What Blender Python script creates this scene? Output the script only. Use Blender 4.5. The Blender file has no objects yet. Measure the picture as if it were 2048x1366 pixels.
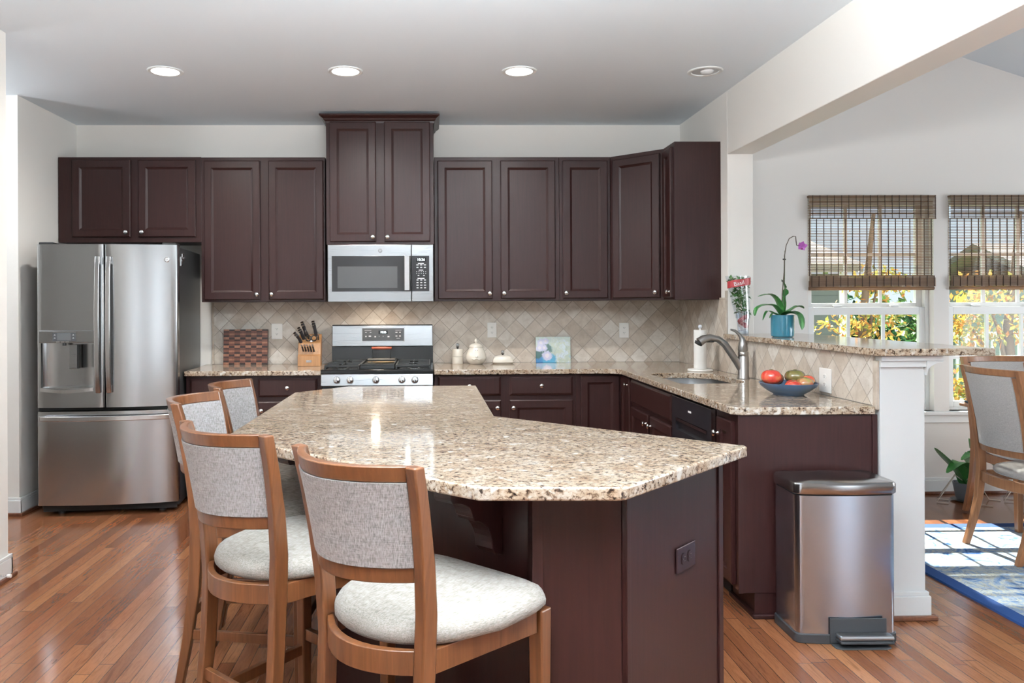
import bpy, bmesh, math, random
from mathutils import Vector, Matrix
from math import pi, sin, cos, radians as R
random.seed(7)
C = bpy.context.scene.collection
scene = bpy.context.scene

# ------------------------------------------------------------------ camera
CF, CYAW, CROLL, CCX, CCY, CH = 1576.9, 0.0194, 0.0047, 891.0, 608.9, 1.3632
cam_d = bpy.data.cameras.new('camera'); cam = bpy.data.objects.new('camera', cam_d); C.objects.link(cam)
cam_d.sensor_width = 36; cam_d.sensor_fit = 'HORIZONTAL'; cam_d.lens = 36 * CF / 2048
cam_d.shift_x = (1024 - CCX) / 2048; cam_d.shift_y = -(683 - CCY) / 2048
cam_d.clip_start = .05; cam_d.clip_end = 200
rt = Vector((cos(CYAW), -sin(CYAW), 0)); fw = Vector((sin(CYAW), cos(CYAW), 0)); up = Vector((0, 0, 1))
rc = rt * cos(CROLL) - up * sin(CROLL); uc = up * cos(CROLL) + rt * sin(CROLL)
m = Matrix((rc, uc, -fw)).transposed().to_4x4(); m.translation = (0, 0, CH); cam.matrix_world = m
scene.camera = cam
vs = scene.view_settings
vs.view_transform = 'Standard'; vs.look = 'None'; vs.gamma = 1; vs.use_curve_mapping = False; vs.exposure = 0.5

# ------------------------------------------------------------------ world + lights
w = bpy.data.worlds.new('sky'); scene.world = w; w.use_nodes = True
nt = w.node_tree; nt.nodes.clear()
o_ = nt.nodes.new('ShaderNodeOutputWorld'); bg = nt.nodes.new('ShaderNodeBackground')
tc = nt.nodes.new('ShaderNodeTexCoord'); sx = nt.nodes.new('ShaderNodeSeparateXYZ'); rp = nt.nodes.new('ShaderNodeValToRGB')
nt.links.new(tc.outputs['Generated'], sx.inputs[0]); nt.links.new(sx.outputs['Z'], rp.inputs[0])
rp.color_ramp.elements[0].position = 0.0; rp.color_ramp.elements[0].color = (.80, .88, 1, 1)
rp.color_ramp.elements[1].position = .5; rp.color_ramp.elements[1].color = (.36, .58, 1, 1)
nt.links.new(rp.outputs[0], bg.inputs[0]); nt.links.new(bg.outputs[0], o_.inputs[0]); bg.inputs[1].default_value = .8

def lamp(name, kind, loc, rot, energy, color=(1, 1, 1), **k):
    d = bpy.data.lights.new(name, kind); d.energy = energy; d.color = color
    for a, b in k.items(): setattr(d, a, b)
    o = bpy.data.objects.new(name, d); C.objects.link(o); o.location = loc; o.rotation_euler = rot
    return o
SUN = Vector((-.11, -1, -.93)).normalized()
s = lamp('sun', 'SUN', (0, 0, 10), (0, 0, 0), 22, (1, .96, .90), angle=R(.6)); s.rotation_euler = SUN.to_track_quat('-Z', 'Y').to_euler()
# area lights added behind the camera, standing in guessed windows, for light and reflections
REAR_Y = -3.4
ADDED_REAR_WINS = [(-4.6, -3.9, .2, 2.3), (-2.7, -2.1, .1, 2.3), (-1.25, -.75, .3, 2.3), (3.9, 5.6, .1, 2.3)]
for (a, b, c, d) in ADDED_REAR_WINS:
    lamp('window_daylight', 'AREA', ((a + b) / 2, REAR_Y + .06, (c + d) / 2), (R(90), 0, 0), 6.5 * (b - a) * (d - c), (.86, .94, 1), shape='RECTANGLE', size=b - a, size_y=d - c)
lamp('dining_window_daylight', 'AREA', (6.9, 2.6, 1.4), (R(104), 0, R(90)), 78, (.88, .95, 1), shape='RECTANGLE', size=2.6, size_y=1.7)  # unseen fill added on the right to brighten dining walls and header

lamp('flash_bounced_off_ceiling', 'AREA', (.2, .9, 2.0), (R(180), 0, 0), 400, (.91, .965, 1), shape='DISK', size=1.2)  # added out-of-view fill, aimed up to brighten the ceiling

lamp('hallway_ceiling_lamp', 'POINT', (-3.5, 4.5, 2.4), (0, 0, 0), 32, (.88, .94, 1), shadow_soft_size=.15)  # unseen fill added so the refrigerator reflects a brighter hallway

# ------------------------------------------------------------------ materials
def mat(name, color, rough=.5, metal=0, coat=0, spec=.5, aniso=0, emit=None, es=1, sheen=0, coat_rough=.03):
    m = bpy.data.materials.new(name); m.use_nodes = True
    b = m.node_tree.nodes['Principled BSDF']
    b.inputs['Base Color'].default_value = (*color, 1); b.inputs['Roughness'].default_value = rough
    b.inputs['Metallic'].default_value = metal; b.inputs['Coat Weight'].default_value = coat
    b.inputs['Coat Roughness'].default_value = coat_rough
    b.inputs['Specular IOR Level'].default_value = spec; b.inputs['Anisotropic'].default_value = aniso
    if sheen: b.inputs['Sheen Weight'].default_value = sheen
    if emit: b.inputs['Emission Color'].default_value = (*emit, 1); b.inputs['Emission Strength'].default_value = es
    return m
class G:
    """small node-graph helper"""
    def __init__(s, m): s.m = m; s.t = m.node_tree; s.b = s.t.nodes['Principled BSDF']
    def n(s, k, **p):
        x = s.t.nodes.new('ShaderNode' + k)
        for a, b in p.items(): setattr(x, a, b)
        return x
    def l(s, a, b): s.t.links.new(a, b)
    def co(s, scale=(1, 1, 1), rot=(0, 0, 0), kind='Object', loc=(0, 0, 0)):
        c = s.n('TexCoord'); mp = s.n('Mapping'); s.l(c.outputs[kind], mp.inputs[0])
        mp.inputs['Scale'].default_value = scale; mp.inputs['Rotation'].default_value = rot; mp.inputs['Location'].default_value = loc
        return mp.outputs[0]
    def noise(s, vec, scale=5, detail=4, rough=.55, dist=0):
        x = s.n('TexNoise'); s.l(vec, x.inputs['Vector']); x.inputs['Scale'].default_value = scale
        x.inputs['Detail'].default_value = detail; x.inputs['Roughness'].default_value = rough; x.inputs['Distortion'].default_value = dist
        return x.outputs['Fac']
    def ramp(s, fac, stops, interp='LINEAR'):
        x = s.n('ValToRGB'); s.l(fac, x.inputs[0]); r = x.color_ramp; r.interpolation = interp
        while len(r.elements) < len(stops): r.elements.new(.5)
        for e, (p, c) in zip(r.elements, stops):
            e.position = p; e.color = (*c, 1) if len(c) == 3 else c
        return x.outputs['Color']
    def mix(s, fac, a, b, mode='MIX'):
        x = s.n('Mix', data_type='RGBA', blend_type=mode)
        for v, i in ((fac, 0), (a, 6), (b, 7)):
            if hasattr(v, 'links'): s.l(v, x.inputs[i])
            else: x.inputs[i].default_value = v if i == 0 else ((*v, 1) if len(v) == 3 else v)
        return x.outputs[2]
    def math(s, op, a, b=0):
        x = s.n('Math', operation=op)
        for i, v in enumerate((a, b)):
            if hasattr(v, 'links'): s.l(v, x.inputs[i])
            else: x.inputs[i].default_value = v
        return x.outputs[0]
    def bump(s, h, strength=.2, dist=.01):
        x = s.n('Bump'); s.l(h, x.inputs['Height']); x.inputs['Strength'].default_value = strength; x.inputs['Distance'].default_value = dist
        s.l(x.outputs[0], s.b.inputs['Normal'])
    def col(s, c): s.l(c, s.b.inputs['Base Color'])
g3 = lambda v: (v, v, v)

def m_wall(name, c):
    m = mat(name, c, .75, spec=.25); g = G(m); n = g.noise(g.co(), 220, 2); g.bump(n, .04, .002); return m
WALL = m_wall('wall_paint', (.80, .775, .73)); CEIL = m_wall('ceiling_paint', (.755, .815, .865)); DWALL = m_wall('dining_wall_paint', (.73, .70, .665))
TRIM = mat('white_trim_paint', (.74, .75, .74), .35)

def m_cabinet():
    m = mat('dark_cherry_stained_wood', (.035, .012, .013), .38, spec=.36); g = G(m)
    v = g.co((26, 26, 1.4)); n = g.noise(v, 3, 5, .6, .4); n2 = g.noise(g.co(), 2.2, 3)
    g.col(g.mix(g.math('MULTIPLY', n2, .7), g.ramp(n, [(.3, (.019, .0055, .0050)), (.7, (.036, .0105, .0092))]), (.031, .0105, .009)))
    g.bump(n, .05, .002); return m
CAB = m_cabinet()
CABIN = mat('cabinet_toe_shadow_wood', (.016, .006, .006), .5)

def m_granite():
    m = mat('speckled_beige_granite', (.6, .5, .4), .08, spec=.5); g = G(m)
    v = g.co((.8, 1.15, 1))
    n1 = g.noise(v, 80, 5, .66, .5); n2 = g.noise(v, 17, 4, .6, .8); n3 = g.noise(v, 150, 2, .5)
    base = g.ramp(n2, [(.3, (.32, .22, .15)), (.42, (.44, .345, .255)), (.56, (.51, .43, .345)), (.70, (.57, .52, .46))])
    fl = g.ramp(n1, [(.35, (.05, .038, .034)), (.41, (.26, .19, .15)), (.46, (.78, .72, .66)), (.6, (1, 1, 1))])
    c = g.mix(1.0, base, fl, 'MULTIPLY')
    sp = g.ramp(n3, [(.33, (.35, .28, .25)), (.42, (1, 1, 1))])
    c = g.mix(.75, c, sp, 'MULTIPLY')
    hi = g.ramp(g.noise(g.co(loc=(3, 1, 2)), 26, 3, .5, .4), [(.62, g3(0)), (.7, g3(1))])
    c = g.mix(hi, c, (.62, .59, .54)); g.col(c); return m
GRAN = m_granite()

def m_tile(axis):
    m = mat('tumbled_travertine_tile', (.6, .5, .4), .42, spec=.45); g = G(m)
    c = g.n('TexCoord'); sp = g.n('SeparateXYZ'); g.l(c.outputs['Object'], sp.inputs[0]); cb = g.n('CombineXYZ')
    g.l(sp.outputs['X' if axis == 'x' else 'Y'], cb.inputs[0]); g.l(sp.outputs['Z'], cb.inputs[1])
    mp = g.n('Mapping'); g.l(cb.outputs[0], mp.inputs[0]); mp.inputs['Rotation'].default_value = (0, 0, R(45))
    br = g.n('TexBrick', offset=0, squash=1); g.l(mp.outputs[0], br.inputs['Vector'])
    br.inputs['Scale'].default_value = 1; br.inputs['Brick Width'].default_value = .1035; br.inputs['Row Height'].default_value = .1035
    br.inputs['Mortar Size'].default_value = .0022; br.inputs['Mortar Smooth'].default_value = .3
    br.inputs['Color1'].default_value = (0, 0, 0, 1); br.inputs['Color2'].default_value = (1, 1, 1, 1); br.inputs['Mortar'].default_value = (.5, .5, .5, 1)
    tone = g.ramp(br.outputs['Color'], [(0, (.50, .435, .37)), (.35, (.58, .52, .455)), (.7, (.60, .555, .50)), (1, (.68, .655, .615))])
    n = g.noise(g.co(), 14, 5, .6, .5); t2 = g.ramp(n, [(.35, (.86, .81, .76)), (.6, (1.05, 1.03, 1))])
    cc = g.mix(1, tone, t2, 'MULTIPLY')
    pit = g.ramp(g.noise(g.co((1, 1, 1.6)), 70, 3, .6), [(.28, (.55, .5, .42)), (.36, (1, 1, 1))])
    cc = g.mix(.7, cc, pit, 'MULTIPLY')
    g.col(g.mix(br.outputs['Fac'], cc, (.36, .31, .26)))
    h = g.math('SUBTRACT', g.math('MULTIPLY', n, .25), br.outputs['Fac']); g.bump(h, .5, .004); return m
TILE_X = m_tile('x'); TILE_Y = m_tile('y')
def m_stone():
    m = mat('travertine_border', (.5, .42, .34), .45); g = G(m); n = g.noise(g.co(), 18, 5, .6)
    g.col(g.ramp(n, [(.3, (.40, .32, .25)), (.7, (.58, .51, .43))])); return m
STONE = m_stone()

def m_floor():
    m = mat('oak_strip_floor', (.3, .14, .06), .17, spec=.42, coat=.12, coat_rough=.08); g = G(m)
    tcf = g.n('TexCoord'); sf = g.n('SeparateXYZ'); g.l(tcf.outputs['Object'], sf.inputs[0])
    row = g.math('FLOOR', g.math('DIVIDE', sf.outputs['X'], .0575)); wn = g.n('TexWhiteNoise', noise_dimensions='1D'); g.l(row, wn.inputs['W'])
    cbf = g.n('CombineXYZ'); g.l(g.math('ADD', g.math('ADD', sf.outputs['Y'], 40), g.math('MULTIPLY', wn.outputs['Value'], 7.3)), cbf.inputs[0]); g.l(sf.outputs['X'], cbf.inputs[1])
    br = g.n('TexBrick', offset=0, squash=1); g.l(cbf.outputs[0], br.inputs['Vector'])
    br.inputs['Scale'].default_value = 1; br.inputs['Brick Width'].default_value = .92; br.inputs['Row Height'].default_value = .0575
    br.inputs['Mortar Size'].default_value = .0012; br.inputs['Mortar Smooth'].default_value = .2
    br.inputs['Color1'].default_value = (0, 0, 0, 1); br.inputs['Color2'].default_value = (1, 1, 1, 1); br.inputs['Mortar'].default_value = (.5, .5, .5, 1)
    tone = g.ramp(br.outputs['Color'], [(0, (.155, .054, .024)), (.3, (.21, .080, .036)), (.6, (.245, .098, .045)), (.85, (.30, .132, .060)), (1, (.22, .076, .033))])
    off = g.n('VectorMath', operation='MULTIPLY_ADD'); g.l(br.outputs['Color'], off.inputs[0]); off.inputs[1].default_value = (7, 7, 7); g.l(g.co((30, 2.4, 1)), off.inputs[2])
    gr = g.noise(off.outputs[0], 1.0, 6, .65, 2.2)
    gg = g.ramp(gr, [(.33, (.66, .60, .55)), (.43, (.92, .90, .88)), (.5, (1.05, 1.04, 1.0)), (.60, (.84, .81, .78)), (.7, (1.06, 1.05, 1.02))])
    c = g.mix(1, tone, gg, 'MULTIPLY'); g.col(g.mix(br.outputs['Fac'], c, (.03, .012, .006)))
    h = g.math('SUBTRACT', g.math('MULTIPLY', gr, .08), br.outputs['Fac']); g.bump(h, .25, .002)
    return m
FLOOR = m_floor()

def m_wood(name, dark, light, rough=.32, scale=(40, 40, 2.5), coat=.2):
    m = mat(name, light, rough, coat=coat, coat_rough=.15); g = G(m); n = g.noise(g.co(scale), 1.3, 5, .6, .8)
    g.col(g.ramp(n, [(.3, dark), (.7, light)])); g.bump(n, .04, .002); return m
STOOL_W = m_wood('warm_brown_stool_wood', (.09, .030, .010), (.17, .062, .022))
DIN_W = m_wood('honey_brown_dining_wood', (.22, .092, .038), (.36, .16, .07))
SHOE_W = m_wood('stained_shoe_molding', (.10, .035, .018), (.17, .065, .032))
BLOCK_W = m_wood('maple_block_wood', (.30, .145, .058), (.42, .22, .095), .4)
CHOP = [m_wood('end_grain_%s' % n, d, l, .45, (60, 60, 20), 0) for n, d, l in
        (('walnut', (.035, .014, .009), (.06, .024, .016)), ('mahogany', (.10, .034, .022), (.15, .055, .034)), ('cherry', (.20, .085, .05), (.30, .14, .08)), ('dark', (.016, .009, .008), (.03, .014, .011)))]

def m_fabric(name, a, b, stretch=(260, 260, 26)):
    m = mat(name, a, .9, spec=.15, sheen=.15); g = G(m)
    n = g.noise(g.co(stretch), 1, 4, .6, .3); n2 = g.noise(g.co((50, 50, 500)), 1, 2, .5)
    f = g.math('ADD', g.math('MULTIPLY', n, .7), g.math('MULTIPLY', n2, .3))
    g.col(g.ramp(f, [(.35, a), (.62, b)])); g.bump(f, .25, .002); return m
FAB = m_fabric('grey_woven_fabric', (.12, .108, .104), (.40, .368, .355), (420, 420, 50)); FABS = m_fabric('grey_seat_fabric', (.14, .12, .10), (.36, .325, .285), (420, 50, 420))
DFAB = m_fabric('pale_woven_fabric', (.34, .315, .295), (.50, .47, .45), (600, 600, 80))

def m_steel(name, c=.5, rough=.24, axis=2, bump=.012):
    m = mat(name, g3(c), rough, 1); g = G(m)
    sc = [400, 400, 400]; sc[axis] = 3
    n = g.noise(g.co(tuple(sc)), 1, 2, .5); g.bump(n, bump, .001)
    x = g.n('MapRange'); g.l(n, x.inputs[0]); x.inputs[3].default_value = rough * .92; x.inputs[4].default_value = rough * 1.1; g.l(x.outputs[0], g.b.inputs['Roughness'])
    if name != 'lid_stainless': b_ = m.node_tree.nodes['Principled BSDF']; b_.inputs['Base Color'].default_value = (c * (.86 if 'trash' in name else .98), c * (.98 if 'trash' in name else 1), min(1, c * (1.14 if 'trash' in name else 1.01)), 1)
    return m
STEEL = m_steel('brushed_stainless_steel', .48, .19, 2); STEELH = m_steel('horizontal_brushed_stainless', .36, .28, 0)
STEELT = m_steel('trash_can_stainless', .64, .24, 2, .004); CHROME = mat('polished_nickel', g3(.72), .14, 1); NICKEL = mat('brushed_nickel', (.36, .345, .33), .3, 1)
HANDLE = mat('satin_handle_steel', g3(.62), .2, 1)
FGREY = mat('dark_grey_appliance_side', (.05, .052, .055), .32, .3)
BLACKG = mat('black_glass', (.018, .018, .02), .08, spec=.5); BLACKM = mat('black_enamel', (.012, .013, .013), .22); BLACKC = mat('cast_iron', (.014, .015, .015), .5)
DW = mat('black_stainless', (.028, .026, .030), .25, .35); PLAST = mat('dark_grey_plastic', (.035, .037, .04), .45)
MWIN = mat('mesh_window_grey', (.075, .077, .078), .25)
GASK = mat('black_rubber', (.008, .008, .008), .6)
WPLAST = mat('white_plastic', (.88, .87, .83), .35); IVORY = mat('ivory_plastic', (.68, .64, .54), .4); SLOT = mat('outlet_slot_dark', (.03, .03, .03), .5)
CERAM = mat('cream_glazed_ceramic', (.70, .66, .58), .18, coat=.4)
BRONZE = mat('dark_bronze_plate', (.075, .045, .05), .25, .7)
LED = mat('display_digits_light', (.8, .95, 1), .4, emit=(.85, .95, 1), es=2.2); LEDOFF = mat('display_panel_black', (.01, .01, .012), .15)
INK = mat('printed_white_ink', g3(.55), .5); INKD = mat('printed_dark_ink', g3(.05), .5)
LCD = mat('grey_lcd', (.10, .105, .11), .2)
TUBE = mat('paper_white', (.78, .77, .74), .9); FROST = mat('frosted_knob', (.62, .66, .72), .2)
TEAL = mat('teal_glazed_pot', (.035, .19, .27), .15, coat=.5)
BOWLM = mat('blue_glazed_bowl', (.055, .10, .175), .3, coat=.2); SOIL = mat('potting_bark', (.06, .035, .02), .9)
def m_leaf(name, a, b):
    m = mat(name, a, .3, spec=.5); g = G(m); g.col(g.ramp(g.noise(g.co(), 20, 3), [(.35, a), (.65, b)])); g.b.inputs['Subsurface Weight'].default_value = 0; return m
LEAF = m_leaf('orchid_leaf_green', (.025, .13, .035), (.06, .24, .05)); LEAF2 = m_leaf('basil_leaf_green', (.03, .13, .03), (.09, .27, .06)); STEM = mat('orchid_stem_brown', (.07, .05, .03), .6)
PETAL = mat('orchid_petal_magenta', (.42, .10, .42), .5)
def glassmat(name, tint=(1, 1, 1), refl=.08):
    m = bpy.data.materials.new(name); m.use_nodes = True; t = m.node_tree; t.nodes.clear()
    o = t.nodes.new('ShaderNodeOutputMaterial'); mx = t.nodes.new('ShaderNodeMixShader'); tr = t.nodes.new('ShaderNodeBsdfTransparent'); gl = t.nodes.new('ShaderNodeBsdfGlossy')
    tr.inputs[0].default_value = (*tint, 1); gl.inputs['Roughness'].default_value = .02; mx.inputs[0].default_value = refl
    t.links.new(tr.outputs[0], mx.inputs[1]); t.links.new(gl.outputs[0], mx.inputs[2]); t.links.new(mx.outputs[0], o.inputs[0]); return m
GLASS = glassmat('window_glass', (.97, 1, .98), .018); CLEAR = glassmat('clear_plastic', (.93, .96, .98), .16); BOTG = glassmat('clear_cup', (.8, .84, .88), .25)

# ------------------------------------------------------------------ mesh helpers
class MB:
    def __init__(s): s.bm = bmesh.new(); s.mi = 0
    def _f(s, vs):
        try: f = s.bm.faces.new(vs); f.material_index = s.mi; return f
        except ValueError: return None
    def box(s, x0, x1, y0, y1, z0, z1):
        v = [s.bm.verts.new((x, y, z)) for x in (x0, x1) for y in (y0, y1) for z in (z0, z1)]
        for q in ((0, 1, 3, 2), (4, 6, 7, 5), (0, 4, 5, 1), (2, 3, 7, 6), (0, 2, 6, 4), (1, 5, 7, 3)): s._f([v[i] for i in q])
        return s
    def bar(s, p0, p1, w, d, upv=(0, 0, 1), w1=None, d1=None):
        p0 = Vector(p0); p1 = Vector(p1); a = (p1 - p0).normalized(); sd = a.cross(Vector(upv))
        if sd.length < 1e-4: sd = Vector((1, 0, 0))
        sd.normalize(); u = sd.cross(a); w1 = w if w1 is None else w1; d1 = d if d1 is None else d1; r = []
        for p, ww, dd in ((p0, w, d), (p1, w1, d1)):
            r.append([s.bm.verts.new(p + sd * i * ww / 2 + u * j * dd / 2) for i, j in ((-1, -1), (1, -1), (1, 1), (-1, 1))])
        for i in range(4): s._f([r[0][i], r[0][(i + 1) % 4], r[1][(i + 1) % 4], r[1][i]])
        s._f(r[0][::-1]); s._f(r[1]); return s
    def rings(s, rings, cap=True, closed=True):
        R_ = [[s.bm.verts.new(p) for p in r] for r in rings]; n = len(R_[0])
        for a, b in zip(R_, R_[1:]):
            for i in range(n if closed else n - 1): s._f([a[i], a[(i + 1) % n], b[(i + 1) % n], b[i]])
        if cap: s._f(R_[0][::-1]); s._f(R_[-1])
        return s
    def tube(s, pts, r, n=10, cap=True, flat=1.0):
        pts = [Vector(p) for p in pts]; rr = r if isinstance(r, (list, tuple)) else [r] * len(pts)
        ref = Vector((0, 0, 1)); out = []
        t0 = (pts[1] - pts[0]).normalized()
        if abs(t0.dot(ref)) > .95: ref = Vector((0, 1, 0))
        for i, p in enumerate(pts):
            t = (pts[min(i + 1, len(pts) - 1)] - pts[max(i - 1, 0)]).normalized()
            a = t.cross(ref).normalized(); b = a.cross(t).normalized(); ref = b if abs(t.dot(ref)) > .99 else ref
            out.append([p + a * cos(2 * pi * k / n) * rr[i] + b * sin(2 * pi * k / n) * rr[i] * flat for k in range(n)])
        return s.rings(out, cap)
    def lathe(s, prof, c=(0, 0, 0), n=28, cap=True):
        return s.rings([[(c[0] + r * cos(2 * pi * k / n), c[1] + r * sin(2 * pi * k / n), c[2] + z) for k in range(n)] for r, z in prof], cap)
    def cyl(s, p0, p1, r, n=16, r1=None): return s.tube([p0, p1], [r, r if r1 is None else r1], n)
    def prism(s, poly, z0, z1):
        return s.rings([[(x, y, z0) for x, y in poly], [(x, y, z1) for x, y in poly]])
    def sphere(s, c, r, n=14, sc=(1, 1, 1)):
        c = Vector(c); rs = []
        for i in range(1, n // 2):
            a = pi * i / (n // 2); rs.append([c + Vector((sin(a) * cos(2 * pi * k / n) * sc[0], sin(a) * sin(2 * pi * k / n) * sc[1], -cos(a) * sc[2])) * r for k in range(n)])
        return s.rings(rs)
    def sheet(s, fn, nu, nv, t=0, tdir=(0, 1, 0)):
        P = [[Vector(fn(i / nu, j / nv)) for j in range(nv + 1)] for i in range(nu + 1)]
        A = [[s.bm.verts.new(p) for p in r] for r in P]
        for i in range(nu):
            for j in range(nv): s._f([A[i][j], A[i + 1][j], A[i + 1][j + 1], A[i][j + 1]])
        if t:
            td = Vector(tdir) * t; B = [[s.bm.verts.new(p + td) for p in r] for r in P]
            for i in range(nu):
                for j in range(nv): s._f([B[i][j], B[i][j + 1], B[i + 1][j + 1], B[i + 1][j]])
            for i in range(nu):
                s._f([A[i][0], B[i][0], B[i + 1][0], A[i + 1][0]]); s._f([A[i][nv], A[i + 1][nv], B[i + 1][nv], B[i][nv]])
            for j in range(nv):
                s._f([A[0][j], A[0][j + 1], B[0][j + 1], B[0][j]]); s._f([A[nu][j], B[nu][j], B[nu][j + 1], A[nu][j + 1]])
        return s
def obj(name, mb, material, parent=None, loc=(0, 0, 0), rotz=0, smooth=0, bevel=0, seg=2, subd=0):
    bm = mb.bm; bmesh.ops.recalc_face_normals(bm, faces=bm.faces)
    me = bpy.data.meshes.new(name); bm.to_mesh(me); bm.free()
    for m in (material if isinstance(material, (list, tuple)) else [material]): me.materials.append(m)
    o = bpy.data.objects.new(name, me); C.objects.link(o); o.location = loc; o.rotation_euler = (0, 0, rotz)
    if parent: o.parent = parent
    if smooth:
        for p in me.polygons: p.use_smooth = True
        me.set_sharp_from_angle(angle=R(smooth))
    if bevel:
        b = o.modifiers.new('bevel', 'BEVEL'); b.width = bevel; b.segments = seg; b.limit_method = 'ANGLE'; b.angle_limit = R(35)
    if subd:
        b = o.modifiers.new('sub', 'SUBSURF'); b.levels = subd; b.render_levels = subd
    return o
def tag(o, label=None, cat=None, group=None, kind=None):
    if label: o['label'] = label
    if cat: o['category'] = cat
    if group: o['group'] = group
    if kind: o['kind'] = kind
    return o
def thing(name, label, cat, loc=(0, 0, 0), rotz=0, group=None):
    o = bpy.data.objects.new(name, None); C.objects.link(o); o.location = loc; o.rotation_euler = (0, 0, rotz); o.empty_display_size = .1
    return tag(o, label, cat, group)
def struct(name, mb, m, **k): return tag(obj(name, mb, m, **k), kind='structure')
def cut(o, mb):
    """cut a hole in o with the volume mb and bake the result"""
    bm = mb.bm; bmesh.ops.recalc_face_normals(bm, faces=bm.faces); me = bpy.data.meshes.new('c'); bm.to_mesh(me); bm.free()
    c = bpy.data.objects.new('c', me); C.objects.link(c); c.parent = o.parent; c.location = o.location
    b = o.modifiers.new('b', 'BOOLEAN'); b.object = c; b.operation = 'DIFFERENCE'; b.solver = 'EXACT'
    bpy.context.view_layer.update(); dg = bpy.context.evaluated_depsgraph_get()
    nm = bpy.data.meshes.new_from_object(o.evaluated_get(dg)); o.modifiers.clear(); o.data = nm
    bpy.data.objects.remove(c); return o
def dup(root, loc, rotz, label=None, group=None):
    r = root.copy(); C.objects.link(r); r.location = loc; r.rotation_euler = (0, 0, rotz)
    if label: r['label'] = label
    if group: r['group'] = group
    for ch in list(root.children):
        c = ch.copy(); C.objects.link(c); c.parent = r
        for gch in list(ch.children):
            d = gch.copy(); C.objects.link(d); d.parent = c
    return r
def text(name, body, size, m, parent, loc, rot=(R(90), 0, 0), ext=.0006, align='CENTER'):
    cu = bpy.data.curves.new(name, 'FONT'); cu.body = body; cu.size = size; cu.extrude = ext; cu.align_x = align; cu.align_y = 'CENTER'
    cu.materials.append(m); q = bpy.data.objects.new('t', cu); C.objects.link(q); bpy.context.view_layer.update()
    me = bpy.data.meshes.new_from_object(q.evaluated_get(bpy.context.evaluated_depsgraph_get())); bpy.data.objects.remove(q); me.name = name
    o = bpy.data.objects.new(name, me); C.objects.link(o); o.parent = parent; o.location = loc; o.rotation_euler = rot; return o

# ------------------------------------------------------------------ room shell
D = 6.064; XL = -2.69; XR = 1.9355; XT = 2.104; ZC = 2.743; WY = 5.55; ZD = 4.2
struct('floor', MB().box(-6, 8, REAR_Y - .2, D + .15, -.08, 0), FLOOR)
struct('ceiling', MB().box(-6, XR, REAR_Y - .2, D + .15, ZC, ZC + .1), CEIL)
struct('wall_back', MB().box(-3.4, XT, D, D + .15, 0, ZC), WALL)
struct('wall_left', MB().box(-3.4, XL, 5.205, D, 0, ZC), WALL)
struct('wall_left', MB().box(-2.26, -2.135, 1.3, 4.02, 0, ZC), WALL)
struct('wall_left', MB().box(-4.5, -4.4, 1.42, 5.205, 0, ZC), WALL)
struct('wall_left', MB().box(-4.5, -3.4, 5.205, 5.3, 0, ZC), WALL)
struct('wall_left', MB().box(-6, -2.26, 1.3, 1.42, 0, ZC), WALL)
struct('wall_left', MB().box(-6.1, -6, REAR_Y, 1.42, 0, ZC), WALL)
ZH = 2.331
struct('wall_right', MB().box(XR, XT, 5.0895, D, 0, ZC + .3), WALL, bevel=.004)
struct('wall_right', MB().box(XR, XT, REAR_Y, 5.0895, ZH, ZD), WALL, bevel=.004)
struct('wall_right', MB().box(XR, XT, REAR_Y, -1.6, 0, ZH), WALL)
# half wall of the breakfast bar
struct('wall_half', MB().box(XR, 2.13, 3.36, 5.0885, 0, 1.132), TRIM, bevel=.003)
# rear wall with the guessed window openings
def wall_with_holes(name, x0, x1, y0, y1, z1, holes, m):
    mb = MB(); xs = x0
    for a, b, c, d in sorted(holes):
        mb.box(xs, a, y0, y1, 0, z1); mb.box(a, b, y0, y1, 0, c); mb.box(a, b, y0, y1, d, z1); xs = b
    mb.box(xs, x1, y0, y1, 0, z1); return struct(name, mb, m)
wall_with_holes('wall_rear', -6.1, 8.1, REAR_Y - .15, REAR_Y, ZD, ADDED_REAR_WINS, WALL)
W1 = (2.685, 3.588, .588, 2.122); W2 = (3.696, 4.6, .588, 2.122); W3 = (4.708, 5.61, .588, 2.122)
wall_with_holes('wall_window_side', XT, 8.1, WY, WY + .16, ZD + 1, [W1, W2, W3], DWALL)
mb = MB(); y0, y1 = REAR_Y, WY
for a, b, c, d in ((REAR_Y, 1.3, 0, ZD), (1.3, 3.9, 0, .55), (1.3, 3.9, 2.25, ZD), (3.9, WY, 0, ZD)): mb.box(7, 7.15, a, b, c, d)
struct('wall_dining_side', mb, DWALL)
# vaulted dining ceiling, falling to the right
zv = lambda x: 3.107 - .32 * (x - 3.804)
mb = MB(); xr_ = XT - .05
mb.rings([[(xr_, REAR_Y - .1, zv(xr_)), (7.2, REAR_Y - .1, zv(7.2)), (7.2, REAR_Y - .1, zv(7.2) + .1), (xr_, REAR_Y - .1, zv(xr_) + .1)],
          [(xr_, WY, zv(xr_)), (7.2, WY, zv(7.2)), (7.2, WY, zv(7.2) + .1), (xr_, WY, zv(xr_) + .1)]])
struct('ceiling_dining', mb, CEIL)

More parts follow.
